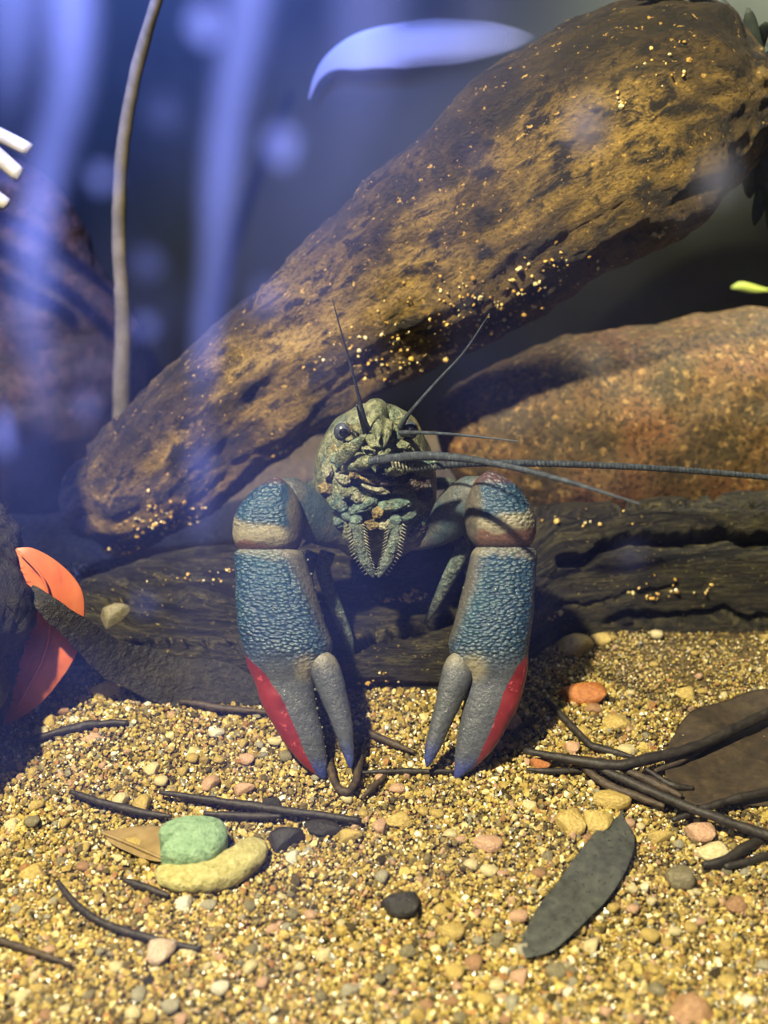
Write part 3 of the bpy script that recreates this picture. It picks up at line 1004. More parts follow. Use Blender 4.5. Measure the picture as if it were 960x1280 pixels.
        return lerp(c, np.tile(RUST, (len(V), 1)), .6 * (1 - smooth(599, 608, py)))
    sub('wrist', loft(SX(carp), 70, 70, 'x', .8, dis, .92), ccol, lambda V, px, py: .8 * (1 - smooth(650, 664, py)) * (1 - smooth(-8, 4, (px - 357 if L else 600 - px))))
    # small spines along the inner rim of the wrist and palm
    for k in range(5, 12):
        f = k / 11
        yy = 618 + 60 * f if k < 5 else 700 + 105 * (k - 5) / 6
        if L: xx = (380 if k < 5 else float(np.interp(yy, [700, 745, 780, 808], [385, 396, 406, 415])))
        else: xx = (580 if k < 5 else float(np.interp(yy, [700, 745, 780, 805], [589, 577, 570, 562])))
        v, fc = sphere(P(xx, yy, YC(yy) - .05), .055, 1, (1, 1, 1))
        mk('spine', v, fc, M['limb'], root)

    # upper arm
    def mcol(V, px, py):
        c = np.tile(np.array(srgb('#4c4e48')), (len(V), 1))
        c = lerp(c, np.tile(np.array(srgb('#2c4450')), (len(V), 1)), .7 * smooth(-.2, .3, fbm(V, .9, 3, 5)))
        dd = (px - 425) / 30 if L else (530 - px) / 30
        return lerp(c, np.tile(np.array(srgb('#8a7a4c')), (len(V), 1)), .8 * smooth(-.3, 1, dd))
    sub('upper_arm', loft(S(mer), 60, 40, 'perp', .8, dis), mcol, lambda V, px, py: np.zeros(len(V)))


claw(-1)
claw(1)

# ---- body: head, carapace, belly segments joined into one continuous skin by a remesh
parts = []
head = S([(470, 508, 36.7, 14), (470, 513, 36.6, 34), (469, 524, 36.5, 50), (468, 545, 36.4, 64), (468, 575, 36.3, 74), (469, 605, 36.2, 77), (469, 632, 36.1, 75), (469, 655, 36.1, 67), (470, 676, 36.1, 52), (470, 692, 36.1, 30), (470, 700, 36.1, 8)])
parts.append(loft(head, 60, 60, 'x', .92, lambda pos, lc, u, t: .05 * fbm(pos, 1.4, 3, 71))[:2])
car = [[-.3, 35.6, 7.5, 1.5, 1.1], [-.3, 37, 7.4, 2.1, 1.08], [-.25, 40, 6.4, 2.25, 1.0], [-.2, 43, 5.2, 2.1, .95], [-.2, 44.5, 4.6, 1.8, .9]]
parts.append(loft(car, 40, 48, 'x', 1.0)[:2])
for k in range(6):
    y = 45 + 1.25 * k
    zc = 4.4 - .45 * k
    w = 1.85 - .12 * k
    parts.append(loft([[-.2, y - .75, zc + .3, w * .8], [-.2, y - .4, zc + .2, w, ], [-.2, y + .4, zc, w], [-.2, y + .75, zc - .1, w * .82]], 14, 32, 'x', .72)[:2])
# brow ridges, cheek folds and antennal sockets
for r in ([(440, 552, 34.25, 3), (428, 562, 34.2, 5), (420, 578, 34.3, 5)], [(500, 552, 34.2, 3), (514, 560, 34.2, 5), (522, 574, 34.4, 5)],
          [(455, 527, 34.9, 6), (462, 545, 34.1, 7), (468, 560, 33.7, 5)], [(487, 527, 34.9, 6), (482, 545, 34.1, 7), (476, 560, 33.7, 5)],
          [(400, 640, 34.9, 4), (412, 660, 34.5, 8), (428, 674, 34.6, 6)], [(538, 640, 34.9, 4), (526, 660, 34.5, 8), (512, 674, 34.6, 6)],
          [(470, 512, 36.0, 16), (470, 520, 35.2, 14), (472, 532, 34.4, 9), (473, 545, 33.7, 4), (473, 552, 33.4, 1.5)]):
    parts.append(loft(S(r), 20, 16, 'perp', 1.0)[:2])
V, Fc = join(parts)
body = mk('body', V, Fc, M['shell'], cf)
rm = body.modifiers.new('remesh', 'REMESH')
rm.mode = 'VOXEL'
rm.voxel_size = 0.06 * CM
rm.use_smooth_shade = True
sm = body.modifiers.new('smooth', 'SMOOTH')
sm.factor = 0.5
sm.iterations = 3
body['label'] = 'olive-grey mottled head and carapace'


def cpart(name, geo, mat, label=None, parent=None):
    o = mk(name, geo[0], geo[1], M[mat], parent or cf, {'lc': ('FLOAT_VECTOR', geo[2])} if len(geo) > 2 else None)
    if label: o['label'] = label
    if parent is None: ORG[o.name] = ORG[cf.name]
    return o


# tail fan
for k, a in enumerate((-.9, -.45, 0, .45, .9)):
    b0 = np.array([-.2, 52.2, 1.6])
    e = b0 + np.array([math.sin(a) * 2.2, math.cos(a) * 2.2, -1.0])
    cpart('tail_fan_blade', loft([[*b0, .3], [*((b0 + e) / 2), .75], [*e, .5], [*(e + (e - b0) * .12), .1]], 20, 16, 'ground', .15), 'shell')

# eyes
for (px, py) in ((428, 540), (512, 538)):
    s_ = -1 if px < 470 else 1
    c = P(px, py, 34.35)
    o = cpart('eye', sphere(c, .30, 3, (1, .9, 1.08)), 'eye', 'glossy grey stalked eye')
    cpart('pupil', sphere(P(px + 1.5, py + 1, 34.13), .16, 2, (1, .6, 1)), 'pupil', parent=o)
    cpart('eye_stalk', loft([[*P(px - s_ * 13, py + 8, 35.0), .22], [*P(px - s_ * 6, py + 4, 34.7), .24], [*P(px, py, 34.5), .2]], 10, 14, 'perp', 1.0), 'teal_part', parent=o)
    ring = [P(px + 11 * math.cos(a), py + 12 * math.sin(a), 34.35) for a in np.linspace(-1.2, 1.5, 12) + (0 if s_ < 0 else math.pi - .3)]
    cpart('eye_rim', loft([[*p, .055] for p in ring], 24, 8, 'perp', 1.0), 'ochre_part', parent=o)

# antennules
for rows in ([(462, 540, 34.2, 4), (455, 522, 33.9, 3), (442, 470, 33.4, 1.8), (428, 420, 33, 1.2), (415, 372, 32.7, .6)],
             [(458, 545, 34.2, 3.5), (450, 520, 33.6, 2.2), (446, 506, 33.3, 1.2)],
             [(500, 535, 34.2, 4), (512, 516, 33.9, 2.6), (545, 478, 33.7, 1.9), (580, 440, 33.5, 1.5), (612, 392, 33.2, .7)],
             [(500, 541, 34.1, 3.5), (530, 541, 33.2, 2.2), (580, 544, 32.2, 1.8), (650, 552, 31.2, .7)]):
    cpart('antennule', loft(S(rows), 60, 10, 'perp', 1.0), 'antenna')


def ringed(rows, nu, n, amp):
    return loft(S(rows), nu, 12, 'perp', 1.0, lambda pos, lc, u, t: -amp * (np.sin(u * n * 2 * math.pi) > .4) * (.25 + .75 * (1 - u)))


cpart('antenna', ringed([(458, 577, 33.6, 6), (490, 573, 33.1, 6), (530, 570, 32.3, 6), (580, 573, 31.2, 5), (640, 584, 29.8, 4.2), (710, 602, 28.2, 3.4), (800, 630, 26.4, 1.2)], 300, 95, .018), 'antenna', 'long antenna sweeping forwards')
cpart('antenna', ringed([(500, 587, 33.9, 5.5), (540, 583, 34.0, 5.2), (600, 579, 34.6, 4.8), (700, 580, 35.4, 4.5), (830, 586, 36.2, 4.2), (960, 597, 37, 3.8), (1100, 612, 37.5, 3.0), (1230, 640, 38, 1.5)], 520, 150, .026), 'antenna', 'long ringed antenna reaching sideways')
# antenna bases (three ring joints each) and scales
for rows in ([(436, 580, 34.6, 14), (444, 578, 34.1, 13), (450, 577, 33.9, 12)], [(448, 577, 34.0, 11), (454, 577, 33.7, 10), (460, 577, 33.4, 8)],
             [(486, 586, 34.4, 11), (494, 586, 34.0, 10), (502, 586, 33.7, 8)]):
    cpart('antenna_base', loft(S(rows), 18, 24, 'perp', 1.0), 'shell')
cpart('antennal_scale', blade(S([(420, 584, 34.0, 2), (428, 574, 33.8, 7), (440, 560, 33.5, 8), (452, 548, 33.3, 4), (458, 543, 33.2, 1)]), 40, 16, 0, .3), 'shell')
sc_ = cpart('antennal_scale', blade(S([(478, 580, 33.6, 2), (496, 579, 33.1, 7), (520, 577, 32.9, 8), (540, 575, 32.8, 5), (552, 573, 32.8, 1)]), 40, 16, 0, .3), 'teal_part', 'pale fringed scale under the antenna')
for k in range(13):
    x = 490 + k * 4.2
    cpart('fringe_hair', loft(S([(x, 577, 32.85, 1.5), (x + 1.5, 584, 32.8, 1.3), (x + 2, 589, 32.8, .5)]), 8, 6, 'perp', 1.0), 'pale_part', parent=sc_)

# mouthparts: plates and lumps over the lower face
r2 = np.random.default_rng(5)
plates = [(470, 610, 33.95, 18, 6, 'pale_part'), (462, 598, 33.95, 15, 5, 'ochre_part'), (484, 600, 34.0, 18, 8, 'dark_part'), (505, 605, 34.1, 20, 14, 'dark_part'),
          (455, 632, 33.9, 20, 8, 'teal_part'), (490, 632, 33.95, 22, 8, 'teal_part'), (440, 646, 34.0, 13, 7, 'teal_part'), (505, 646, 34.1, 16, 8, 'teal_part'),
          (472, 640, 33.8, 8, 7, 'ochre_part'), (430, 598, 34.2, 11, 8, 'pale_part'), (422, 575, 34.5, 9, 7, 'teal_part'), (412, 610, 34.95, 13, 10, 'ochre_part'),
          (437, 614, 34.1, 12, 7, 'shell'), (410, 590, 34.9, 7, 9, 'pale_part'), (425, 632, 34.3, 12, 10, 'teal_part'), (447, 622, 33.95, 9, 6, 'pale_part'),
          (465, 655, 33.85, 10, 6, 'ochre_part'), (480, 655, 33.85, 9, 6, 'pale_part'), (420, 652, 34.5, 14, 9, 'teal_part'), (525, 660, 34.5, 14, 6, 'dark_part'),
          (530, 612, 34.8, 12, 16, 'dark_part'), (445, 592, 34.0, 9, 6, 'ochre_part'), (462, 563, 33.8, 8, 5, 'shell'), (480, 566, 33.85, 8, 6, 'shell'), (505, 556, 34.1, 9, 6, 'shell'),
          (436, 547, 34.3, 8, 5, 'shell'), (500, 528, 34.6, 7, 5, 'shell'), (448, 536, 34.5, 7, 5, 'shell')]
for (px, py, Y, rx, ry, m_) in plates:
    c = P(px, py, Y)
    s_ = psc(c)
    v, fc = ico(4)
    v = v * (1 + .20 * fbm(v + px, 1.9, 4, 8)[:, None])
    v = v * np.array([rx * s_, .24, ry * s_])
    a = r2.uniform(-.5, .5)
    v = v @ np.array([[math.cos(a), 0, -math.sin(a)], [0, 1, 0], [math.sin(a), 0, math.cos(a)]]) + c
    cpart('mouth_plate', (v, fc), m_)
# tubercles dotted over the face
for k in range(46):
    px, py = r2.uniform(408, 530), r2.uniform(525, 650)
    e = ((px - 469) / 78) ** 2 + ((py - 605) / 98) ** 2
    if e > .85: continue
    Yf = 36.2 - 2.1 * math.sqrt(1 - e) * (1.0) + .1
    cpart('tubercle', sphere(P(px, py, Yf), r2.uniform(.05, .11), 1), r2.choice(['pale_part', 'shell', 'ochre_part', 'teal_part']))

# third maxillipeds: the V of jointed mouth legs, with bristles
for s_ in (-1, 1):
    X = lambda x: 470 + s_ * x
    a = cpart('mouth_leg', loft(S([(X(24), 645, 33.9, 5), (X(25), 655, 33.5, 9), (X(23), 672, 33.2, 9.5), (X(19), 690, 33.0, 8)]), 30, 20, 'perp', .8), 'leg', 'jointed mouth leg hanging in a V')
    cpart('mouth_leg_end', loft(S([(X(19), 686, 33.0, 7), (X(15), 698, 32.9, 7.5), (X(8), 712, 32.8, 5), (X(3), 722, 32.75, 1.5)]), 26, 18, 'perp', .8), 'leg', parent=a)
    cpart('joint_ring', sphere(P(X(25), 650, 33.5), .245, 2, (1, 1, .7)), 'teal_part', parent=a)
    cpart('joint_ring', sphere(P(X(19), 688, 32.98), .21, 2, (1, 1, .5)), 'leg', parent=a)
    for k in range(16):
        f = k / 15
        yy = 655 + 60 * f
        xo = np.interp(yy, [655, 690, 722], [25, 19, 3])
        d_ = np.interp(yy, [655, 690, 722], [9, 8, 2])
        for sd in (-1, 1):
            b0 = (X(xo + sd * d_ * .9), yy, 33.1 - .25 * f, 1.0)
            e0 = (X(xo + sd * (d_ + 5)), yy + 4, 33.0 - .25 * f, .3)
            cpart('bristle', loft(S([b0, e0]), 4, 5, 'perp', 1.0), 'pale_part', parent=a)

# walking legs
for rows in ([(545, 660, 35.6, 9), (572, 672, 35.0, 10), (577, 688, 34.7, 9.5), (566, 712, 34.55, 9), (553, 738, 34.5, 7.5), (541, 762, 34.5, 5), (531, 779, 34.55, 2)],
             [(410, 690, 35.2, 10), (404, 712, 35.0, 9.5), (412, 740, 34.8, 9), (424, 770, 34.6, 8), (436, 800, 34.4, 6), (441, 832, 34.3, 2)],
             [(590, 668, 35.6, 9), (586, 690, 35.3, 9), (588, 712, 35.2, 8), (592, 735, 35.2, 5), (594, 752, 35.2, 2)],
             [(392, 690, 35.6, 9), (384, 712, 35.3, 9), (382, 735, 35.2, 6), (384, 752, 35.2, 2)]):
    lg = cpart('walking_leg', loft(S(rows), 50, 18, 'perp', .75), 'leg')
    j = rows[len(rows) // 2]
    cpart('joint', sphere(P(j[0], j[1], j[2]), j[3] * .028, 2, (1.0, 1, .8)), 'leg', parent=lg)
for s_ in (-1, 1):
    for y0 in (38.5, 41):
        rows = [[s_ * 1.4, y0, 5.2, .28], [s_ * 2.6, y0 + .2, 5.2, .26], [s_ * 3.3, y0 + .6, 4.6, .2], [s_ * 3.5, y0 + .7, 3.9, .06]]
        cpart('walking_leg', loft(rows, 30, 14, 'perp', .8), 'leg')

# ------------------------------------------------------------------ food pellets
V, Fc = ico(4)
w = np.sign(V) * np.abs(V) ** np.array([.75, .75, .55])
c0 = G(240, 1054, .55)
s_ = psc(c0)
w = w * np.array([43 * s_, 37 * s_, .55]) * (1 + .05 * fbm(V, 2.2, 4, 81)[:, None])
ang = np.arctan2(w[:, 1], w[:, 0])
notch = np.exp(-((((ang - 3.45) + math.pi) % (2 * math.pi) - math.pi) / .2) ** 2) * smooth(.4, .8, np.hypot(w[:, 0], w[:, 1]))
w[:, :2] *= (1 - .35 * notch)[:, None]
tag(mk('food_pellet', w + c0, Fc, M['green'], None), 'round pale green food pellet sitting on the yellow one', 'food pellet')
arcp = [(203, 1086, 13), (214, 1092, 19), (240, 1095, 22), (268, 1092, 23), (292, 1083, 24), (309, 1070, 23), (316, 1058, 20), (318, 1050, 9)]
rows = []
for (px, py, hw) in arcp:
    c = G(px, py, .32)
    rows.append([*c, hw * psc(c)])
tag(mk('food_pellet', *loft(rows, 60, 30, 'ground', .62, lambda pos, lc, u, t: .05 * fbm(pos, 1.8, 4, 83) + .02 * fbm(pos, 6, 2, 84), .8)[:2], M['yellow']),
    'crescent-shaped pale yellow food pellet curled around the green one', 'food pellet')

# ------------------------------------------------------------------ twigs
def twig(pts, r, label, mat='twig', zs=None, group=None, seed=0):
    rows = []
    n = len(pts)
    for k, p in enumerate(pts):
        z = (zs[k] if zs else .12)
        c = G(p[0], p[1], z)
        s_ = psc(c)
        taper = 1.0 if 0 < k < n - 1 else .6
        rows.append([*(c + np.array([0, 0, r * s_ * .7])), r * s_ * taper])
    g = loft(rows, max(24, 8 * n), 10, 'perp', 1.0, lambda pos, lc, u, t: .03 * fbm(pos, 2.4, 3, seed + 3))
    return tag(mk('twig', g[0], g[1], M[mat]), label, 'twig', group)


TW = [
    ([(88, 992), (130, 1006), (180, 1018), (215, 1023)], 4.6, 'thin black twig with its end under the green pellet', 'twig', None),
    ([(200, 993), (300, 1008), (380, 1019), (452, 1029)], 5.4, 'straight black twig lying above the green pellet', 'twig', [.2, .2, .25, .15]),
    ([(255, 1020), (300, 1022), (352, 1023)], 5, 'short black twig beneath the straight one behind the green pellet', 'twig', None),
    ([(72, 1104), (92, 1130), (118, 1150), (150, 1164), (190, 1176), (250, 1189)], 4.8, 'bent black twig running up to the pinkish-white pebble', 'twig', None),
    ([(-30, 1166), (0, 1178), (45, 1192), (90, 1208)], 4.2, 'straight brown twig lying clear of the bent black twig', 'twig_brown', None),
    ([(155, 1103), (180, 1111), (212, 1122)], 5, 'short black twig in front of the yellow pellet', 'twig', None),
    ([(410, 935), (413, 962), (420, 984), (434, 993), (444, 980), (449, 955), (450, 938)], 5, 'hooked brown twig under the claw tips', 'twig_brown', [.1, .15, .2, .2, .2, .25, .3]),
    ([(440, 968), (500, 966), (570, 966)], 3.4, 'thin straight twig spanning between the two claws', 'twig', None),
    ([(446, 912), (480, 927), (518, 943)], 4.6, 'short twig on the gravel between the claws', 'twig_brown', None),
    ([(452, 1000), (468, 985), (482, 972)], 4.2, 'stubby twig slanting behind the hooked twig', 'twig_brown', None),
    ([(225, 879), (280, 888), (345, 893)], 4.6, 'brown twig along the foot of the black strap leaf', 'twig_brown', None),
    ([(30, 930), (80, 916), (120, 908), (160, 906)], 5, 'dark twig at the edge of the shade below the orange leaf', 'twig', None),
    ([(655, 942), (723, 955), (773, 960), (807, 953), (873, 935), (960, 895), (1040, 860)], 6.6, 'longest thick twig of the bundle, rising past the brown leaf', 'twig', [.3, .5, .6, .6, .6, .6, .5]),
    ([(683, 877), (707, 903), (737, 933), (750, 938), (792, 949)], 4.6, 'crooked thin twig joining the bundle from the orange pebble', 'twig', None),
    ([(658, 964), (690, 966), (742, 965)], 4.2, 'short twig under the near end of the bundle by the square orange pebble', 'twig', None),
    ([(723, 957), (757, 983), (800, 1000), (830, 1011)], 5.6, 'olive-brown twig sloping out below the bundle', 'twig_brown', [.3, .2, .2, .2]),
    ([(745, 962), (807, 990), (873, 1017), (940, 1041), (1010, 1062)], 6.2, 'long straight twig crossing the brown leaf edge', 'twig', [.4, .4, .55, .4, .3]),
    ([(775, 962), (813, 980), (852, 998)], 5.4, 'short thick twig in the middle of the bundle', 'twig_brown', [.4, .35, .3]),
    ([(805, 962), (838, 983), (866, 988)], 4.2, 'short forked-off twig ending at a yellow pebble', 'twig', [.4, .3, .2]),
    ([(818, 966), (846, 955), (880, 936), (905, 924)], 4, 'thin twig lying just under the longest twig', 'twig_brown', [.25, .3, .35, .35]),
    ([(840, 1028), (880, 1013), (923, 1000), (965, 991), (1030, 975)], 4.8, 'blue-black twig lying over the brown leaf', 'twig', [.2, .35, .45, .45, .45]),
    ([(878, 1084), (907, 1078), (940, 1057), (962, 1046), (1010, 1020)], 6, 'dark twig curving round the pale yellow pebble', 'twig', None),
    ([(905, 1086), (940, 1078), (980, 1066), (1030, 1056)], 4.6, 'thin twig below the one round the pale yellow pebble', 'twig', None),
    ([(640, 920), (658, 906), (674, 900)], 3.6, 'small twig beside the red edge of the claw', 'twig', None),
]
for k, (p, r, lab, m_, zs) in enumerate(TW):
    twig(p, r, lab, m_, zs, 'twigs on the gravel', k)

# ------------------------------------------------------------------ pebbles
def pebble_mesh(seed, sub, flat=.7, planes=12):
    r = np.random.default_rng(seed)
    V, Fc = ico(sub)
    for k in range(planes):
        n_ = norm(r.normal(size=3))
        d0 = r.uniform(.5, .8)
        dd = V @ n_
        V = V - np.maximum(dd - d0, 0)[:, None] * n_ * .9
    V = V * (1 + .06 * fbm(V + seed, 2.2, 3, seed)[:, None])
    V = V - (V.max(0) + V.min(0)) / 2
    V = V / (np.abs(V).max(0))
    return V * CM, Fc


def m_pebble(name, hexes, flecks=None):
    return m_plain('pebble_' + name, hexes, 4.5, 0.4, 0.8, 0.1, 0.5, flecks=flecks)


PM = {
    'yellow': m_pebble('yellow', ['#86733a', '#ab9450', '#c8b26c'], '#6f6236'),
    'cream': m_pebble('cream', ['#a09268', '#c2b586', '#dcd2a8'], '#8d805a'),
    'orange': m_pebble('orange', ['#7a5a3c', '#92704e', '#a88662'], '#66462e'),
    'blush': m_pebble('blush', ['#97816c', '#b39d88', '#c9b6a2'], '#8a6a56'),
    'brick': m_pebble('brick', ['#7c4822', '#9c602e', '#b0763e'], '#633818'),
    'pink': m_pebble('pink', ['#957358', '#b39072', '#cbad90'], '#7f6248'),
    'grey': m_pebble('grey', ['#6e6a55', '#908b74', '#aca78e']),
    'olive': m_pebble('olive', ['#57503a', '#736c50', '#8d866a']),
    'black': m_pebble('black', ['#141412', '#22211e', '#34322c']),
    'white': m_pebble('white', ['#aaa48c', '#c6c0aa', '#dcd7c6']),
}
PMESH = {}


def pebble(px, py, rx, ry, colr, label=None, group=None, seed=None, sub=3, z=None, zbase=0.0):
    """rx, ry half extents in px as seen"""
    seed = seed if seed is not None else random.randrange(6)
    key = (colr, seed, sub)
    if key not in PMESH:
        V, Fc = pebble_mesh(seed + 100, sub)
        me = mesh_data('pebble', V, Fc, PM[colr])
        PMESH[key] = me
    c = G(px, py, zbase)
    s_ = psc(c)
    o = bpy.data.objects.new('pebble', PMESH[key])
    COL.objects.link(o)
    hx, hy = rx * s_, ry * s_
    hz = min(hx, hy) * .85
    c = G(px, py, zbase + hz * .3)
    o.location = Vector(c) * CM
    o.scale = (hx, hy * 1.15, hz)
    o.rotation_euler = (0, 0, random.uniform(-.5, .5))
    return tag(o, label, 'pebble', group)


named = [
    (728, 869, 30, 17, 'brick', 'largest brick-orange pebble, beside the shadow of the claw'),
    (771, 905, 16, 15, 'yellow', 'angular ochre pebble just beyond the twig bundle'),
    (741, 886, 12, 9, 'orange', 'small orange-tan pebble touching the brick-orange one'),
    (783, 938, 11, 9, 'cream', 'pale yellow pebble wedged behind the twig bundle'),
    (814, 935, 7, 6, 'brick', 'small round orange pebble behind the twig bundle'),
    (675, 955, 14, 9, 'brick', 'square orange pebble framed by twig ends'),
    (718, 805, 24, 18, 'yellow', 'yellow pebble at the foot of the sunken log'),
    (750, 800, 14, 10, 'yellow', 'smaller yellow pebble at the foot of the sunken log'),
    (765, 1000, 24, 14, 'yellow', 'wide yellow pebble at the stalk end of the grey leaf'),
    (712, 1030, 18, 20, 'yellow', 'upright yellow stone beside the grey leaf'),
    (745, 1028, 20, 17, 'yellow', 'knobbly yellow stone touching the grey leaf'),
    (736, 1050, 8, 9, 'orange', 'little orange pebble at the edge of the grey leaf'),
    (875, 1041, 19, 14, 'pink', 'pinkish-orange pebble beside the brown leaf'),
    (893, 1064, 22, 15, 'cream', 'pale yellow-white pebble cupped by a curving twig'),
    (826, 1045, 17, 10, 'yellow', 'brownish-yellow pebble below the brown leaf tip'),
    (850, 1098, 18, 16, 'olive', 'rounded olive-grey pebble beside the grey leaf'),
    (935, 1035, 12, 7, 'orange', 'orange pebble trapped between two twigs'),
    (852, 982, 12, 6, 'cream', 'yellow chip at the forked twig end'),
    (803, 985, 10, 5, 'pink', 'pink chip between the bundled twigs'),
    (635, 895, 14, 26, 'pink', 'pinkish-tan pebble against the red edge of the claw'),
    (498, 1024, 18, 11, 'yellow', 'bright yellow oblong pebble in open gravel'),
    (474, 1032, 9, 11, 'pink', 'grey-pink oval pebble next to the bright yellow oblong'),
    (437, 1044, 16, 11, 'yellow', 'dull yellow pebble at the end of the straight twig'),
    (366, 1070, 9, 10, 'white', 'white and orange chip in front of the black stone'),
    (356, 1048, 23, 20, 'black', 'black lump of charcoal beside the yellow pellet'),
    (402, 1034, 27, 11, 'black', 'flat black chip beside the charcoal lump'),
    (500, 1132, 24, 17, 'black', 'lone dark triangular chip in open gravel'),
    (340, 1003, 13, 9, 'black', 'dark knobbly pebble behind the straight twig'),
    (133, 861, 20, 13, 'yellow', 'yellow pebble at the lower edge of the black strap leaf'),
    (50, 918, 11, 10, 'cream', 'pale pebble at the edge of the shade below the orange leaf'),
    (78, 888, 9, 8, 'orange', 'orange pebble near the shade below the orange leaf'),
    (62, 900, 8, 9, 'yellow', 'small yellow pebble near the shade below the orange leaf'),
    (270, 915, 11, 7, 'white', 'white oblong pebble on the gravel in front of the strap leaf'),
    (190, 960, 11, 9, 'cream', 'round cream pebble above the thin black twig'),
    (150, 999, 11, 10, 'cream', 'first of two pointed cream pebbles resting on the thin twig'),
    (178, 1003, 12, 12, 'yellow', 'yellow wedge pebble resting on the thin twig'),
    (115, 922, 14, 7, 'pink', 'flat pinkish pebble beside the dark twig in the shade'),
    (262, 978, 12, 11, 'pink', 'peach pebble above the straight black twig'),
    (305, 985, 14, 9, 'pink', 'peach angular pebble behind the straight black twig'),
    (200, 1190, 18, 18, 'blush', 'pinkish-white pebble at the end of the bent twig'),
    (185, 1226, 7, 8, 'black', 'small black pebble below the pinkish-white one'),
    (230, 1128, 12, 12, 'white', 'white chip in front of the yellow pellet'),
    (275, 1235, 11, 9, 'white', 'round white pebble in the open foreground gravel'),
    (935, 1252, 11, 12, 'white', 'round white pebble well beyond the tip of the grey leaf'),
    (710, 1240, 9, 9, 'white', 'little white pebble below the tip of the grey leaf'),
    (862, 1262, 28, 22, 'orange', 'big rusty-brown pebble standing out in the open gravel'),
    (650, 1222, 14, 13, 'pink', 'peach pebble just below the tip of the grey leaf'),
    (920, 1130, 14, 12, 'orange', 'orange pebble below the curving dark twig'),
    (40, 1090, 16, 12, 'yellow', 'dull yellow pebble beside the bent twig'),
    (740, 1182, 12, 10, 'cream', 'cream pebble beside the tip half of the grey leaf'),
    (565, 1165, 15, 11, 'yellow', 'yellow pebble to one side of the lone dark chip'),
    (610, 1055, 18, 12, 'pink', 'peach pebble between the claws and the grey leaf'),
    (730, 915, 9, 8, 'yellow', 'small yellow pebble beside the crooked thin twig'),
    (715, 935, 10, 9, 'pink', 'tan pebble between crooked twig and bundle'),
    (858, 866, 13, 11, 'yellow', 'yellow pebble on the fine sand before the sunken log'),
]
for n_ in named:
    pebble(n_[0], n_[1], n_[2], n_[3], n_[4], n_[5])
# a mossy stone lodged on the sunken log
def on_surface(px, py, Vs, default):
    a, b_ = proj(Vs)
    m_ = np.hypot(a - px, b_ - py)
    near = np.argsort(m_)[:12]
    dep = (Vs[near] - CAM) @ FWD
    return Vs[near[np.argmin(dep)]]


p = on_surface(142, 768, barkV, None)
o = pebble(142, 768, 20, 16, 'olive', 'moss-speckled pale stone lodged on the sunken log')
o.location = Vector(p) * CM
o.scale = (.62, .5, .5)

# look-alike pebbles strewn through the gravel, by colour
occupied = [(n_[0], n_[1], max(n_[2], n_[3])) for n_ in named]
adj = {'yellow': 'ochre-yellow', 'cream': 'cream-coloured', 'pink': 'peach-pink', 'grey': 'grey', 'orange': 'rusty-brown', 'olive': 'olive-brown'}
marks = [(260, 1075, 'beside the food pellets'), (715, 1110, 'beside the dark grey leaf'), (790, 970, 'by the bundle of black twigs'), (480, 970, 'around the claw tips'),
         (140, 1160, 'near the bent black twig'), (500, 1132, 'near the lone dark chip'), (820, 810, 'on fine sand before the sunken log'), (230, 915, 'before the black strap leaf'),
         (862, 1262, 'near the big rusty-brown pebble'), (893, 1075, 'near the twig round the pale yellow pebble'), (200, 1200, 'near the pinkish-white pebble'), (275, 1240, 'near the round white foreground pebble'),
         (610, 1055, 'between claws and grey leaf'), (60, 1010, 'near the thin black twig'), (450, 1240, 'in the open gravel past the lone dark chip'), (400, 1034, 'near the charcoal lump and black chip')]


def where(px, py):
    return min(marks, key=lambda m_: math.hypot(px - m_[0], py - m_[1]))[2]


cnt = 0
tries = 0
while cnt < 235 and tries < 6000:
    tries += 1
    px, py = random.uniform(-20, 980), 790 + 500 * random.random() ** .8
    if px < 700 and py < 885: continue
    if px < 110 and py < 960: continue
    if 180 < px < 345 and 1010 < py < 1125: continue
    if math.hypot(px - 480, (py - 920) * 1.6) < 110 and py < 960: continue
    r = random.choice([5, 5.5, 6, 6.5, 7, 8, 9.5]) * (0.8 + .5 * (py - 790) / 490)
    if any(math.hypot(px - a, py - b_) < (r + c_) * .95 for a, b_, c_ in occupied): continue
    occupied.append((px, py, r))
    colr = random.choices(['yellow', 'cream', 'pink', 'grey', 'orange', 'olive'], [7, 4, 3, 3, .9, 3])[0]
    pebble(px, py, r * random.uniform(.85, 1.25), r * random.uniform(.75, 1.0), colr, 'small ' + adj[colr] + ' pebble ' + where(px, py), adj[colr] + ' pebbles ' + where(px, py), sub=2)
    cnt += 1

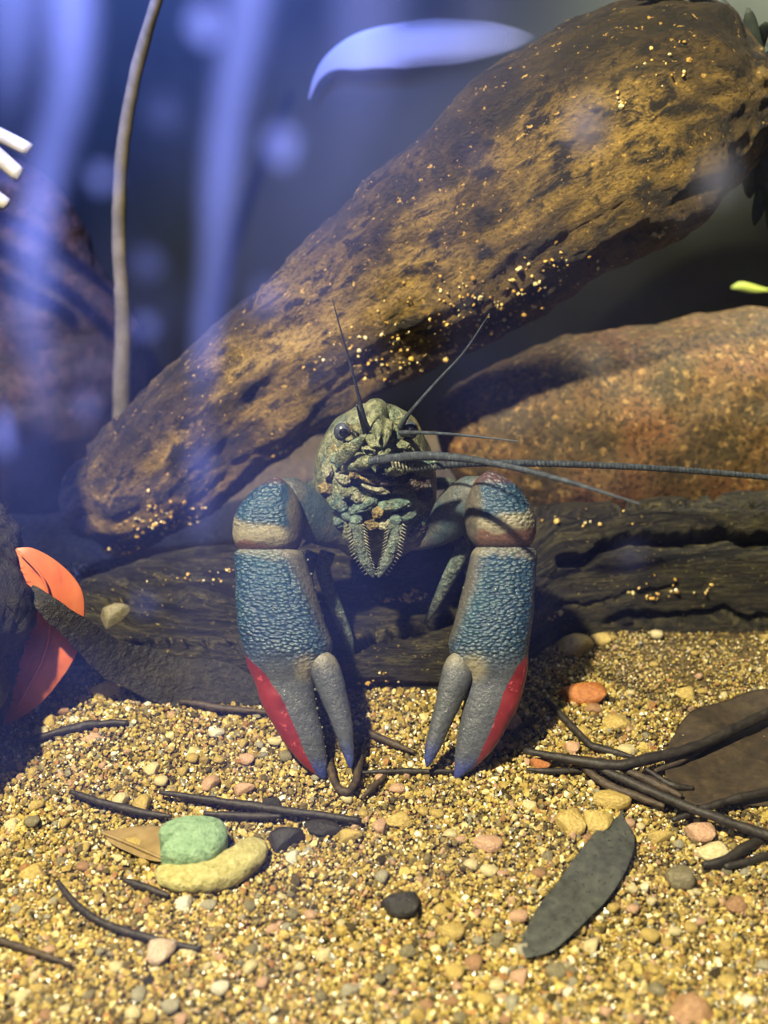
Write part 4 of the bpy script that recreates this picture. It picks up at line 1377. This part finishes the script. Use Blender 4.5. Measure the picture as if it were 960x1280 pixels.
# ------------------------------------------------------------------ gravel: the uncountable grains
def grains(centers, sizes, colors, name, parent, label=None):
    base, bf = ico(1)
    bf = np.array(bf)
    n = len(centers)
    nb = len(base)
    jit = rng.uniform(.72, 1.22, size=(16, nb, 1))
    var = base[None] * jit
    pick = rng.integers(0, 16, n)
    qv = norm(rng.normal(size=(n, 4)))
    w_, x_, y_, z_ = qv.T
    Rm = np.stack([1 - 2 * (y_ ** 2 + z_ ** 2), 2 * (x_ * y_ - z_ * w_), 2 * (x_ * z_ + y_ * w_),
                   2 * (x_ * y_ + z_ * w_), 1 - 2 * (x_ ** 2 + z_ ** 2), 2 * (y_ * z_ - x_ * w_),
                   2 * (x_ * z_ - y_ * w_), 2 * (y_ * z_ + x_ * w_), 1 - 2 * (x_ ** 2 + y_ ** 2)], 1).reshape(n, 3, 3)
    asp = rng.uniform(.65, 1.15, size=(n, 1, 3))
    V = np.einsum('nij,nvj->nvi', Rm, var[pick] * asp) * sizes[:, None, None] + centers[:, None]
    Fa = (bf[None] + (np.arange(n) * nb)[:, None, None]).reshape(-1, 3)
    V = V.reshape(-1, 3)
    org = ORG[parent.name]
    me = bpy.data.meshes.new(name)
    me.vertices.add(len(V))
    me.vertices.foreach_set('co', ((V - org) * CM).astype(np.float32).ravel())
    me.loops.add(Fa.size)
    me.loops.foreach_set('vertex_index', Fa.astype(np.int32).ravel())
    me.polygons.add(len(Fa))
    me.polygons.foreach_set('loop_start', np.arange(0, Fa.size, 3, dtype=np.int32))
    me.update(calc_edges=True)
    a = me.attributes.new('col', 'FLOAT_COLOR', 'POINT')
    a.data.foreach_set('color', np.repeat(colors, nb, 0).astype(np.float32).ravel())
    me.polygons.foreach_set('use_smooth', np.zeros(len(Fa), dtype=bool))
    me.materials.append(M['gravel'])
    o = bpy.data.objects.new(name, me)
    COL.objects.link(o)
    o.parent = parent
    tag(o, label, None, None, 'stuff')
    return o


pal = np.array([srgb(h) for h in ('#a58d48', '#bea65e', '#8a7540', '#d2c488', '#9c7346', '#ae9070', '#7d7048', '#5c5132', '#8a8570', '#b3a054', '#453c26', '#e4dcb8')])
pw = np.array([5, 5, 4, 2.4, 1.5, 1.6, 3, 2, 1.2, 4, 1.4, .8])
NG = 112000
yy = rng.uniform(15.5, 44, NG * 2)
xx = rng.uniform(-1, 1, NG * 2)
xx = np.where(np.abs(xx) < .84, xx / .84, np.sign(xx) * (1 + (np.abs(xx) - .84) / .16 * .5)) * (0.385 * yy + 2.4)
keep = rng.random(NG * 2) < np.where(yy < 39.5, 1.0, .35) * (1 - .5 * smooth(.1, .5, fbm(np.stack([xx, yy, 0 * xx], 1), .35, 2, 77)) * smooth(31, 34, yy) * smooth(3, 6, xx))
xx, yy = xx[keep][:NG], yy[keep][:NG]
sz = np.clip(np.exp(rng.normal(math.log(.063), .36, len(xx))), .03, .19)
fine = smooth(32, 36, yy) * smooth(4, 7, xx)
sz = sz * (1 - .35 * fine)
cc = np.stack([xx, yy, gz(xx, yy) - .06 + rng.uniform(-.06, .06, len(xx)) + sz * .35], 1)
ci = rng.choice(len(pal), len(xx), p=pw / pw.sum())
gc = pal[ci] * rng.uniform(.68, 1.04, (len(xx), 1))
gc[:, 3] = 1
grains(cc, sz, gc, 'gravel_grains', floor, 'coarse golden gravel grains')


# golden sand caught on the logs
def sand_on(Vs, blobs, parent, n, seed, colh=('#c8a04a', '#e0c070', '#a88440', '#d8c890')):
    r = np.random.default_rng(seed)
    a, b_ = proj(Vs)
    dep = (Vs - CAM) @ FWD
    C = []
    for (px, py, rx, ry, k) in blobs:
        cand = np.where((np.abs(a - px) < rx) & (np.abs(b_ - py) < ry))[0]
        if len(cand) == 0: continue
        lim = np.percentile(dep[cand], 45)
        cand = cand[dep[cand] <= lim]
        w = np.exp(-((a[cand] - px) / rx * 1.5) ** 2 - ((b_[cand] - py) / ry * 1.5) ** 2)
        ch = r.choice(cand, k, p=w / w.sum())
        C.append(Vs[ch] + r.normal(size=(k, 3)) * .04)
    C = np.vstack(C)
    p4 = np.array([srgb(h) for h in colh])
    grains(C, np.clip(np.exp(r.normal(math.log(.055), .45, len(C))), .025, .16), p4[r.integers(0, len(p4), len(C))], 'sand_grains', parent)


sand_on(logV, [(200, 650, 60, 40, 130), (470, 440, 110, 40, 110), (610, 370, 90, 40, 90), (380, 565, 40, 16, 26), (775, 125, 14, 10, 14), (560, 400, 120, 50, 90), (690, 330, 60, 30, 50), (830, 90, 40, 40, 24), (150, 690, 25, 12, 30)], biglog, 0, 91)
sand_on(barkV, [(500, 745, 34, 8, 60), (470, 855, 30, 6, 12), (300, 718, 60, 8, 20), (750, 650, 80, 14, 26), (850, 745, 90, 26, 30), (480, 842, 10, 5, 6), (700, 770, 40, 10, 14), (240, 722, 60, 8, 18)], bark, 0, 92)
